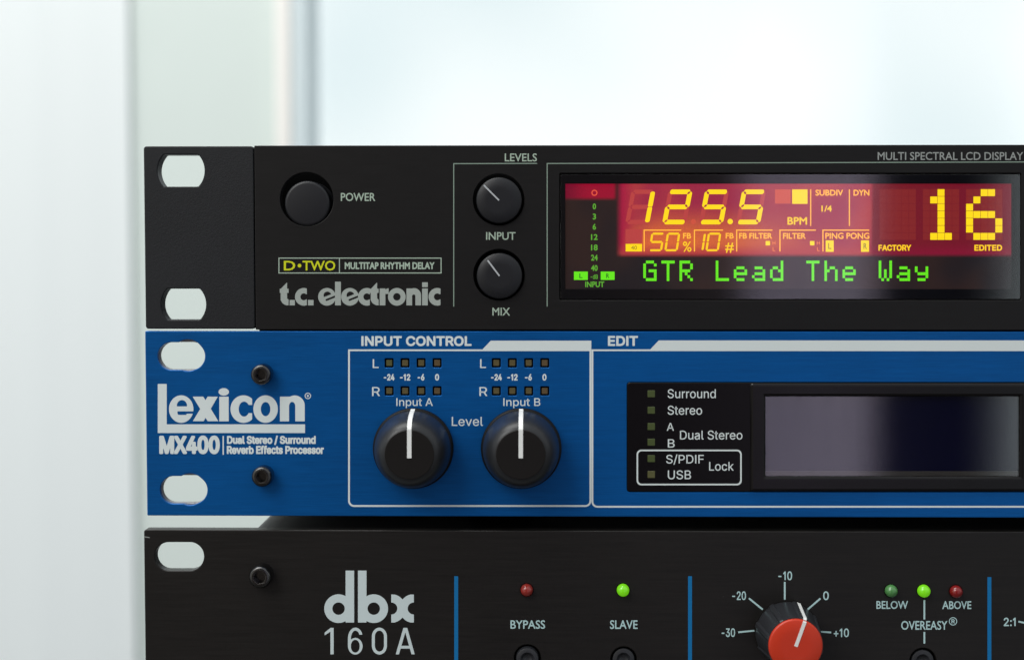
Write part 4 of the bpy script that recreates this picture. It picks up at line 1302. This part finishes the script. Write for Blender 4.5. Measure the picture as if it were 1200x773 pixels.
for x in (897.2, 949.2):
    dp([box_loop(x, 282.4, x + 5.2, 287.5)], M['seg_yellow'], 'filter_block')
    dl('H', 'G', x + 8.0, x + 11.6, 282.6, 286.8, M['seg_ghost3'], 0.12)
    dl('L', 'G', x + 8.2, x + 11.4, 289.6, 294.2, M['seg_ghost3'], 0.12)
for x, c in ((967.6, 'L'), (1009.0, 'R')):
    dp([box_loop(x, 281.6, x + 9.4, 295.0)], M['seg_yellow'], 'pan_block', YC)
    dl(c, 'G', x + 2.8, x + 6.9, 284.8, 291.8, M['seg_olive'], 0.25)

# big dot-matrix figures
PITCH_X, PITCH_Y = 8.58, 8.53
BIG = {'1': ['..X..', '.XX..', '..X..', '..X..', '..X..', '..X..', '.XXX.'], '6': ['..XX.', '.X...', 'X....', 'XXXX.', 'X...X', 'X...X', '.XXX.']}


def cells(x0, y0, pat, px_, py_, fill_=0.94):
    lps = []
    w, h = px_ * fill_ / 2, py_ * fill_ / 2
    for r, row in enumerate(pat):
        for c, ch in enumerate(row):
            if ch == 'X':
                cx, cy = x0 + c * px_, y0 + r * py_
                lps.append(box_loop(cx - w, cy - h, cx + w, cy + h))
    return lps


for x0, ch in ((1034.8, None), (1085.6, '1'), (1136.2, '6')):
    on = BIG[ch] if ch else ['.....'] * 7
    off = [''.join('.' if a == 'X' else 'X' for a in row) for row in on]
    dp(cells(x0, 225.8, off, PITCH_X, PITCH_Y, 0.95), M['seg_cell'], 'unlit_digit', YC)
    if ch:
        dp(cells(x0, 225.8, on, PITCH_X, PITCH_Y, 0.95), M['seg_gold'] if False else M['seg_yellow'], 'digit')
dl('FACTORY', 'H', 1029.4, 1067.8, 286.8, 293.8, M['seg_gold'], 0.4)
dl('EDITED', 'H', 1141.8, 1174.4, 286.8, 293.8, M['seg_gold'], 0.4)

# green text line
F57 = {'G': ['.XXX.', 'X...X', 'X....', 'X.XXX', 'X...X', 'X...X', '.XXXX'], 'T': ['XXXXX', '..X..', '..X..', '..X..', '..X..', '..X..', '..X..'],
       'R': ['XXXX.', 'X...X', 'X...X', 'XXXX.', 'X.X..', 'X..X.', 'X...X'], 'L': ['X....', 'X....', 'X....', 'X....', 'X....', 'X....', 'XXXXX'],
       'e': ['.....', '.....', '.XXX.', 'X...X', 'XXXXX', 'X....', '.XXX.'], 'a': ['.....', '.....', '.XXX.', '....X', '.XXXX', 'X...X', '.XXXX'],
       'd': ['....X', '....X', '.XX.X', 'X..XX', 'X...X', 'X...X', '.XXXX'], 'h': ['X....', 'X....', 'X.XX.', 'XX..X', 'X...X', 'X...X', 'X...X'],
       'W': ['X...X', 'X...X', 'X...X', 'X.X.X', 'X.X.X', 'X.X.X', '.X.X.'], 'y': ['.....', '.....', 'X...X', 'X...X', '.XXXX', '....X', '.XXX.']}
for i, ch in enumerate('GTR Lead The Way'):
    x0 = 755.4 + i * 21.22
    if ch in F57:
        dp(cells(x0, 307.0, F57[ch], 3.12, 3.42, 1.0 - 0.02), M['seg_green'], 'character')
# meter
ring = [disc_loop(696.6, 226.0, 3.6, 24), disc_loop(696.6, 226.0, 2.3, 24)]
dp(ring, M['seg_pink'], 'overload_mark')
for s, y in (('0', 241.9), ('3', 253.8), ('6', 265.7), ('12', 277.8), ('18', 290.0), ('24', 301.9), ('40', 314.0)):
    w = 3.9 if len(s) == 1 else 7.8
    dl(s, 'G', 696.5 - w / 2, 696.5 + w / 2, y - 3.4, y + 3.4, M['seg_green_dim'], 0.25)
dl('-dB', 'H', 692.0, 700.6, 321.6, 326.8, M['seg_green_dim'], 0.12)
for x, c in ((672.6, 'L'), (704.0, 'R')):
    dp([box_loop(x, 318.2, x + 16.2, 327.9)], M['seg_green'], 'meter_block', YC)
    dl(c, 'G', x + 6.3, x + 9.9, 320.4, 325.8, M['seg_dark'], 0.15)
dl('INPUT', 'G', 685.8, 708.2, 329.8, 336.4, M['seg_green_dim'], 0.25)
link('display_window', fill([q_loop(round_loop(656.9, 204.3, 1195.6, 350.4, 1.5, 3))], -0.00015, 0.0003, 0.00008), M['pane_tc'], disp)

# ================================================================== MIDDLE UNIT: REVERB
lxu = thing('rack_reverb_unit', 'blue brushed metal rack reverb unit between the two black units', 'audio unit', (XL_LX + WID / 2, 0.0, Z_LX0))
led_x = [456.0, 474.6, 493.5, 512.2, 581.6, 600.4, 619.6, 638.4]
led_y = [425.2, 458.0]
front_slots, back_slots = [], []
for cx, cy, bx_, by_ in ((212.4, 417.2, 220.0, 416.2), (215.2, 573.8, 222.5, 573.2)):
    st = stadium(cx, cy, 55.4, 32.6)
    front_slots.append(q_loop(star_loop(lambda x, y: min(st(x, y), math.hypot(x - bx_, y - by_) - 18.6), cx, cy, 160)))
    back_slots.append(q_loop(slot_st(cx, cy, 54.8, 32.2)))
led_holes = [q_loop(round_loop(x - 5.2, y - 5.4, x + 5.2, y + 5.4, 1.3, 3)) for x in led_x for y in led_y]
panel_hole = q_loop(round_loop(734.6, 447.8, 1262.0, 576.2, 3.5, 4))
lxp = link('faceplate', fill([rect_m(XL_LX, XL_LX + WID, Z_LX0, Z_LX1, 0.0003)] + front_slots + [mirror_slot(l, XL_LX) for l in front_slots] + led_holes + [panel_hole],
           0.0, 0.0016, 0.00018), M['blue'], lxu)
link('back_plate', fill([rect_m(XL_LX + 0.0002, XL_LX + WID - 0.0002, Z_LX0 + 0.0002, Z_LX1 - 0.0002, 0.0003)] + back_slots + [mirror_slot(l, XL_LX) for l in back_slots],
     0.00165, 0.0017, 0.0003), M['edge_steel'], lxu)
link('chassis', block(XC0, XC1, 0.0040, 0.250, Z_LX0 + 0.0012, Z_LX1 - 0.0009, 0.0006), M['chassis'], lxu)
for x in (XC0 + 0.06, XC1 - 0.06):
    for y in (0.05, 0.21):
        link('foot', block(x - 0.008, x + 0.008, y - 0.008, y + 0.008, Z_DB1 - 0.0010, Z_LX0 + 0.00118, 0.0003), M['hole'], lxu)
for i, x in enumerate(led_x):
    for y in led_y:
        k = M['led_rust'] if i in (3, 7) else (M['led_olive'] if (i in (0,) and y < 440) else M['led_amber'])
        wl = link('led', fill([q_loop(round_loop(x - 3.5, y - 3.6, x + 3.5, y + 3.6, 0.8, 3))], 0.0003, 0.0012, 0.00012), k, lxu)
        link('led_well', fill([q_loop(round_loop(x - 5.1, y - 5.3, x + 5.1, y + 5.3, 1.3, 3)), q_loop(round_loop(x - 3.6, y - 3.7, x + 3.6, y + 3.7, 0.8, 3))], 0.0006, 0.0008), M['hole'], wl)

for px, py, tw in ((308.4, 437.6, 0.3), (309.4, 556.2, 0.1)):
    socket_screw(lxu, px, py, 12.2, 0.0036, tw)


def input_knob(px, py):
    cx, cz = Q(px, py)
    R = 47.4 * PX
    prof = [(R * .952, 0.0012), (R * .946, 0.0024), (R * .930, 0.0045), (R * .900, 0.0066), (R * .855, 0.0086), (R * .795, 0.0102), (R * .725, 0.0113), (R * .660, 0.0119),
            (R * .620, 0.01215), (R * .600, 0.01222), (0, 0.0123)]
    kn = link('input_knob', lathe(cx, cz, prof[:-1], 96), M['knob'], lxu, 60)
    link('rim', lathe(cx, cz, [(R * .99, 0.0002), (R, 0.0004), (R, 0.0012), (R * .985, 0.0017), (R * .955, 0.00185), (R * .945, 0.00185)], 96), M['knob_rim'], kn, 50)
    link('cap', lathe(cx, cz, [(R * .602, 0.0121), (R * .598, 0.01228), (R * .585, 0.01236), (R * .3, 0.01238), (0, 0.01238)], 96), M['knob_cap'], kn, 30)
    pp = [(R * .975, 0.0017)] + [p for p in prof if p[1] > 0.0019]
    pp[-1] = (0, 0.01238)
    link('pointer', pointer_on(cx, cz, pp, math.pi / 2, 5.0 * PX, -0.0008, 0.00016), M['white_line'], kn)


input_knob(484.6, 524.6)
input_knob(610.8, 524.6)

W = M['ink_white']
letters(lxp, 'INPUT CONTROL', 'H', 423.4, 552.6, 393.6, 405.2, W, 0.62)
letters(lxp, 'EDIT', 'H', 712.4, 747.6, 393.4, 405.2, W, 0.62)
for x in (0, 125.8):
    letters(lxp, 'L', 'H', 436.8 + x, 443.8 + x, 420.6, 431.0, W, 0.10)
    letters(lxp, 'R', 'H', 436.0 + x, 445.4 + x, 453.2, 463.8, W, 0.10)
    for s, cx, w in (('-24', 456.0, 12.6), ('-12', 474.8, 12.2), ('-6', 493.4, 8.0), ('0', 512.2, 4.8)):
        letters(lxp, s, 'H', cx - w / 2 + x, cx + w / 2 + x, 438.0, 445.6, W, 0.42)
letters(lxp, 'Input A', 'H', 464.4, 507.2, 466.2, 475.4, W, 0.10)
letters(lxp, 'Input B', 'H', 589.8, 633.2, 466.2, 475.4, W, 0.10)
letters(lxp, 'Level', 'H', 529.4, 566.0, 488.2, 498.7, W, 0.10)


def tab_frame(x0, x1, ybot, xa, xb, ytab):
    """Printed frame with a heavy tab on its top edge; left edge, rounded bottom corners, thick tab from xa to x1."""
    w = 2.1
    r = 7.0
    o, i_ = [], []
    o = [(x0 - w / 2, 409.2), (xa, 409.2), (xb, ytab), (x1 + w / 2, ytab)]
    inn = [(x1 - w / 2, 411.2), (x0 + w / 2, 411.2)]
    for k in range(7):
        a = math.radians(90 * k / 6)
        o.append((x1 + w / 2 - r + r * math.cos(a), ybot + w / 2 - r + r * math.sin(a)))
    for k in range(7):
        a = math.radians(90 + 90 * k / 6)
        o.append((x0 - w / 2 + r + r * math.cos(a), ybot + w / 2 - r + r * math.sin(a)))
    r2 = r - w
    for k in range(7):
        a = math.radians(180 - 90 * k / 6)
        inn.append((x0 + w / 2 + r2 + r2 * math.cos(a), ybot - w / 2 - r2 + r2 * math.sin(a)))
    for k in range(7):
        a = math.radians(90 - 90 * k / 6)
        inn.append((x1 - w / 2 - r2 + r2 * math.cos(a), ybot - w / 2 - r2 + r2 * math.sin(a)))
    return o, inn


o1, i1 = tab_frame(409.0, 691.9, 592.4, 565.4, 575.2, 399.0)
link('printed_frame', fill([q_loop(o1), q_loop(i1)], INK), W, lxp)
o2, i2 = tab_frame(694.2, 1330.0, 593.3, 762.0, 772.0, 398.7)
link('printed_frame', fill([q_loop(o2), q_loop(i2)], INK - 0.00001), W, lxp)

# wordmark on a 5.714 x enlargement whose corner is (180, 440)
lx_e = i_sub(i_ell(185, 223, 82, 92), i_and(i_ell(190, 200, 34, 37), i_rect(100, 150, 300, 205)), i_rect(160, 238, 275, 254), i_and(i_disc(192, 250, 30), i_rect(150, 238, 300, 262)))
lx_x = i_or(i_poly([(262, 140), (333, 140), (434, 304), (362, 304)]), i_poly([(362, 140), (430, 140), (335, 304), (263, 304)]))
lx_i = i_or(i_rect(440, 140, 503, 305), i_ell(470, 108, 35, 25))
lx_c = i_and(i_sub(i_ell(602, 223, 87, 92), i_ell(606, 223, 36, 50), i_rect(612, 195, 700, 250)), i_rect(500, 100, 660, 330))
lx_o = i_sub(i_ell(750, 223, 82, 92), i_ell(750, 223, 32, 47))
lx_n = i_sub(i_or(i_rect(846, 140, 950, 305), i_and(i_ell(945, 200, 67, 68), i_rect(900, 130, 1013, 210)), i_rect(940, 195, 1012, 305)),
             i_rect(907, 205, 949, 310), i_ell(928, 205, 21, 30))
lx_L = i_or(i_rect(28, 55, 88, 383), i_rect(28, 325, 1014, 383))
logo(lxp, [lx_L, lx_e, lx_x, lx_i, lx_c, lx_o, lx_n, i_sub(i_disc(1033, 135, 21), i_sub(i_disc(1033, 135, 15.5), i_disc(1033, 135, 7)))], 180, 440, 5.714, W, 1.6, (20, 50, 1060, 390))
letters(lxp, 'MX400', 'H', 186.6, 257.6, 510.2, 531.6, W, 1.45)
rule(lxp, [(261.6, 510.4, 261.6, 532.4)], 1.5, W)
letters(lxp, 'Dual Stereo / Surround', 'H', 266.0, 370.0, 510.4, 519.8, W, 0.62)
letters(lxp, 'Reverb Effects Processor', 'H', 265.8, 379.6, 522.0, 531.6, W, 0.62)

# display panel with status lights
lpanel = link('status_panel', fill([q_loop(round_loop(735.0, 448.2, 1261.6, 575.8, 3.2, 4)), q_loop(box_loop(880.5, 450.2, 1210.0, 573.6))], -0.0001, 0.0014, 0.0002), M['acrylic'], lxu)
for k, y in enumerate((461.2, 480.4, 499.5, 517.8, 537.0, 555.6)):
    mt = M['led_olive'] if k == 5 else M['led_moss']
    link('status_led', fill([q_loop(round_loop(758.8, y - 4.2, 767.6, y + 4.2, 0.8, 3))], -0.00016, 0.0004, 0.00012), mt, lpanel)
T = -0.0001
letters(lpanel, 'Surround', 'H', 782.4, 838.8, 455.8, 466.2, W, 0.06, T)
letters(lpanel, 'Stereo', 'H', 782.4, 822.8, 475.2, 485.6, W, 0.06, T)
letters(lpanel, 'A', 'H', 781.4, 789.8, 495.2, 504.4, W, 0.06, T)
letters(lpanel, 'B', 'H', 782.6, 790.6, 514.2, 524.0, W, 0.06, T)
letters(lpanel, 'Dual Stereo', 'H', 796.8, 870.0, 504.2, 514.6, W, 0.06, T)
letters(lpanel, 'S/PDIF', 'H', 780.6, 824.8, 532.6, 542.6, W, 0.06, T)
letters(lpanel, 'USB', 'H', 782.6, 809.8, 550.8, 561.0, W, 0.06, T)
letters(lpanel, 'Lock', 'H', 831.0, 859.8, 540.8, 551.0, W, 0.06, T)
outline(lpanel, round_loop(746.0, 526.5, 869.2, 568.2, 5.5, 6), round_loop(747.8, 528.3, 867.4, 566.4, 4.2, 6), W, T)

sc = link('screen_module', fill([q_loop(round_loop(878.6, 448.6, 1212.0, 575.4, 3.0, 3)), q_loop(box_loop(896.8, 464.2, 1194.6, 557.8))], -0.0007, 0.0030, 0.0007, 3), M['bezel'], lxu)
link('screen', fill([q_loop(box_loop(896.2, 463.6, 1195.2, 551.6), 0.0011)], 0.0011), M['lcd_blue'], sc)
link('screen_edge', fill([q_loop(box_loop(896.2, 551.8, 1195.2, 558.4), 0.0011)], 0.0011), M['lcd_edge'], sc)
link('screen_glass', fill([q_loop(box_loop(897.0, 464.4, 1194.4, 557.6), 0.0002)], 0.0002, 0.0004, 0.00005), M['pane_lx'], sc)

# ================================================================== BOTTOM UNIT: COMPRESSOR
dbu = thing('rack_compressor_unit', 'black rack compressor unit with the red-capped knob, lowest of the stack', 'audio unit', (XL_DB + WID / 2, 0.0, Z_TABLE))
ds = [q_loop(slot_st(210.0, 651.6, 57.6, 33.4)), q_loop(slot_st(211.5, 806.0, 57.0, 33.4))]
btn = [(618.0, 770.2), (730.8, 772.6), (1081.6, 774.2)]
bholes = [disc_loop(*Q(*b), 15.6 * PX, 48) for b in btn]
dbp = link('faceplate', fill([rect_m(XL_DB, XL_DB + WID, Z_DB0, Z_DB1, 0.0006)] + ds + [mirror_slot(l, XL_DB) for l in ds] + bholes, 0.0, 0.0032, 0.00025), M['dbx_plate'], dbu)
link('chassis', block(XC0 - 0.0002, XC1, 0.0034, 0.225, Z_DB0 + 0.0008, Z_DB1 - 0.0004, 0.0015), M['chassis'], dbu)
for x in (XC0 + 0.05, XC1 - 0.05):
    for y in (0.045, 0.19):
        link('foot', block(x - 0.009, x + 0.009, y - 0.009, y + 0.009, Z_TABLE, Z_DB0 + 0.00078, 0.0005), M['hole'], dbu)
socket_screw(dbu, 307.6, 672.2, 13.4, 0.0040, 0.25)
rule(dbp, [(168.9, 628.4, 175.4, 629.4)], 0.9, M['ink_dim'], 0.0, 'scratch')

dk = []
kd = 4.0
DL = M['ink_dbx_logo']
d_b = i_sub(i_or(i_disc(187, 290, 67), i_rect(220, 112, 260, 355)), i_disc(187, 290, 29))
b_b = i_sub(i_or(i_disc(352, 290, 67), i_rect(278, 112, 318, 355)), i_disc(352, 290, 29))
x_b = i_and(i_or(i_sub(i_disc(434.5, 289.4, 67), i_disc(434.5, 289.4, 28)), i_sub(i_disc(539, 289.4, 67), i_disc(539, 289.4, 28))), i_rect(434, 224, 540, 355))
logo(dbp, [d_b, b_b, x_b], 350, 640, 4.0, DL, 1.0, (110, 105, 550, 365))
# thin condensed model number, drawn with strokes of even width
def ring_box(x0, y0, x1, y1, w):
    return i_sub(i_or(i_and(i_ell((x0 + x1) / 2, y0 + (x1 - x0) / 2 * 1.2, (x1 - x0) / 2, (x1 - x0) / 2 * 1.2), i_rect(x0, y0, x1, y0 + (x1 - x0) / 2 * 1.2)),
                      i_rect(x0, y0 + (x1 - x0) / 2 * 1.2, x1, y1 - (x1 - x0) / 2 * 1.2),
                      i_and(i_ell((x0 + x1) / 2, y1 - (x1 - x0) / 2 * 1.2, (x1 - x0) / 2, (x1 - x0) / 2 * 1.2), i_rect(x0, y1 - (x1 - x0) / 2 * 1.2, x1, y1))),
                 i_or(i_ell((x0 + x1) / 2, y0 + (x1 - x0) / 2 * 1.2, (x1 - x0) / 2 - w, (x1 - x0) / 2 * 1.2 - w),
                      i_rect(x0 + w, y0 + (x1 - x0) / 2 * 1.2, x1 - w, y1 - (x1 - x0) / 2 * 1.2),
                      i_ell((x0 + x1) / 2, y1 - (x1 - x0) / 2 * 1.2, (x1 - x0) / 2 - w, (x1 - x0) / 2 * 1.2 - w)))


n1 = i_or(i_rect(149, 380, 164, 504), i_poly([(122, 402), (150, 380), (164, 380), (152, 396), (122, 415)]))
n6 = i_or(ring_box(231, 427, 300, 505, 14), i_and(i_sub(i_ell(266, 430, 35, 51), i_ell(266, 430, 21, 37)), i_rect(225, 375, 268, 440)),
          i_and(i_sub(i_ell(266, 420, 33, 41), i_ell(266, 420, 19, 27)), i_rect(262, 375, 300, 412)), i_rect(231, 428, 245, 470))
n0 = ring_box(343, 379, 414, 505, 14)
nA = i_sub(i_poly([(455, 504), (492, 380), (508, 380), (544, 504)]), i_poly([(470, 504), (487, 447 + 30), (513, 447 + 30), (529, 504)]), i_poly([(489, 464), (500, 398), (511, 464)]))
nA = i_or(i_poly([(455, 504), (491, 380), (506, 380), (470, 504)]), i_poly([(529, 504), (494, 380), (509, 380), (544, 504)]), i_rect(473, 464, 526, 477))
logo(dbp, [n1, n6, n0, nA], 350, 640, 4.0, DL, 1.0, (115, 372, 550, 510))

for x, yt in ((534.6, 674.6), (808.6, 674.6), (1159.4, 675.6)):
    link('divider_stripe', fill([q_loop(box_loop(x - 2.3, yt, x + 2.3, 826.0))], INK), M['stripe'], dbp)
K = M['ink_dbx']
letters(dbp, 'BYPASS', 'G', 598.2, 638.8, 726.2, 736.0, K, 0.16)
letters(dbp, 'SLAVE', 'G', 714.8, 747.2, 726.2, 736.2, K, 0.16)
letters(dbp, 'BELOW', 'G', 1027.0, 1064.0, 703.6, 712.8, K, 0.15)
letters(dbp, 'ABOVE', 'G', 1104.2, 1138.2, 703.8, 713.0, K, 0.15)
letters(dbp, 'OVEREASY', 'G', 1056.0, 1110.2, 727.0, 737.2, K, 0.15)
link('lettering', fill([q_loop(disc_loop(1116.8, 727.4, 4.8, 32)), q_loop(disc_loop(1116.8, 727.4, 3.9, 32))], INK), K, dbp)
letters(dbp, 'R', 'H', 1114.9, 1118.9, 725.0, 729.8, K, 0.2)
letters(dbp, '2:1', 'H', 1176.2, 1190.2, 723.2, 733.0, K, 0.25)
letters(dbp, '-10', 'H', 912.0, 928.2, 669.0, 679.2, K, 0.22)
letters(dbp, '-20', 'H', 858.0, 874.2, 692.4, 702.4, K, 0.22)
letters(dbp, '0', 'H', 964.6, 971.2, 692.4, 702.4, K, 0.22)
letters(dbp, '-30', 'H', 845.6, 861.4, 735.6, 745.6, K, 0.22)
letters(dbp, '+10', 'H', 977.0, 994.8, 735.8, 745.8, K, 0.22)
for a in ((919.6, 681.2, 919.6, 702.0), (877.6, 700.4, 893.8, 713.6), (961.4, 700.6, 946.6, 713.4), (865.0, 740.2, 884.0, 738.3), (974.0, 740.4, 958.0, 739.3),
          (1083.2, 702.5, 1083.2, 725.2), (1083.2, 739.8, 1083.2, 753.4), (1193.4, 727.6, 1206.0, 730.4)):
    rule(dbp, [a], 2.0, K, 0.0, 'scale_mark')


def dome_led(px, py, mat):
    cx, cz = Q(px, py)
    R = 7.4 * PX
    c = link('led', lathe(cx, cz, [(R, -0.0003), (R, 0.0004), (R * .96, 0.0009), (R * .82, 0.00135), (R * .58, 0.0017), (R * .3, 0.00188), (0, 0.00194)], 40), mat, dbu, 60)
    link('led_hole', lathe(cx, cz, [(R * 1.14, 0.00004), (R * 1.02, 0.00004)], 40), M['hole'], c)
    return c


for px, py, mt, lb in ((617.3, 690.6, 'dome_red', 'red led'), (730.0, 690.6, 'dome_lit', 'lit green led'), (1044.0, 691.6, 'dome_green', 'unlit green led'),
                   (1082.2, 691.6, 'dome_lit', 'lit green led'), (1120.0, 692.4, 'dome_darkred', 'dark red led')):
    dome_led(px, py, M[mt])['label'] = lb
for i, b in enumerate(btn):
    cx, cz = Q(*b)
    R = 13.4 * PX
    f = (0.0012, -0.0004, -0.0002)[i]
    link('push_button', lathe(cx, cz, [(R, -0.004), (R, f - 0.0006), (R * .95, f - 0.0001), (R * .86, f), (R * .62, f + 0.0001), (R * .50, f - 0.0002), (R * .44, f - 0.0005), (R * .36, f - 0.0007), (0, f - 0.0008)], 56),
         M['ratio_knob'], dbu, 50)

# threshold knob with flattened flutes and a red cap
cx, cz = Q(921.8, 740.4)
R = 38.6 * PX
H = 0.0122


def flute(a, h):
    if h > H * 0.985:
        return 1.0
    k = math.cos(8 * (a - math.radians(120)))
    return 1.0 - 0.042 * min(1.0, max(0.0, (0.86 - k) / 0.22))


TA = math.radians(90 - 19.4)
rk = link('threshold_knob', lathe(cx, cz, [(R * .98, 0.0003), (R, 0.0006), (R, 0.0014), (R * .985, 0.0024), (R * .94, 0.0055), (R * .895, 0.0088), (R * .86, H - 0.0006),
          (R * .845, H - 0.0002), (R * .82, H), (0, H)], 180, 0.0, flute), M['ratio_knob'], dbu, 28)
link('cap', lathe(cx, cz, [(R * .80, H - 0.0002), (R * .80, H + 0.0003), (R * .785, H + 0.00055), (R * .75, H + 0.0007), (R * .4, H + 0.00072), (0, H + 0.00072)], 96), M['red_cap'], rk, 40)
c_, s_ = math.cos(TA), math.sin(TA)


def bar_on(points, w, lift):
    V, F = [], []
    for r, h in points:
        for sd in (-1, 1):
            for up in (lift, -0.0002):
                V.append((cx + c_ * (r + up * 0.4) - s_ * sd * w / 2, -(h + up), cz + s_ * (r + up * 0.4) + c_ * sd * w / 2))
    n = len(points)
    for i in range(n - 1):
        a = i * 4; b = a + 4
        F += [(a, a + 2, b + 2, b), (a + 1, b + 1, b + 3, a + 3), (a, b, b + 1, a + 1), (a + 2, a + 3, b + 3, b + 2)]
    F += [(0, 1, 3, 2), ((n - 1) * 4, (n - 1) * 4 + 2, (n - 1) * 4 + 3, (n - 1) * 4 + 1)]
    me = mesh_from(V, F)
    import bmesh
    bm = bmesh.new(); bm.from_mesh(me)
    bmesh.ops.recalc_face_normals(bm, faces=bm.faces)
    bm.to_mesh(me); bm.free()
    return me


link('pointer', join([bar_on([(-0.0001, H + 0.00072), (R * .74, H + 0.00072), (R * .785, H + 0.00058)], 4.0 * PX, 0.00008),
                      bar_on([(R * .805, H + 0.0001), (R * .865, H - 0.0005), (R * .90, 0.0088), (R * .945, 0.0055), (R * .99, 0.0024), (R * 1.003, 0.0012)], 3.8 * PX, 0.00012)]), M['white_line'], rk)
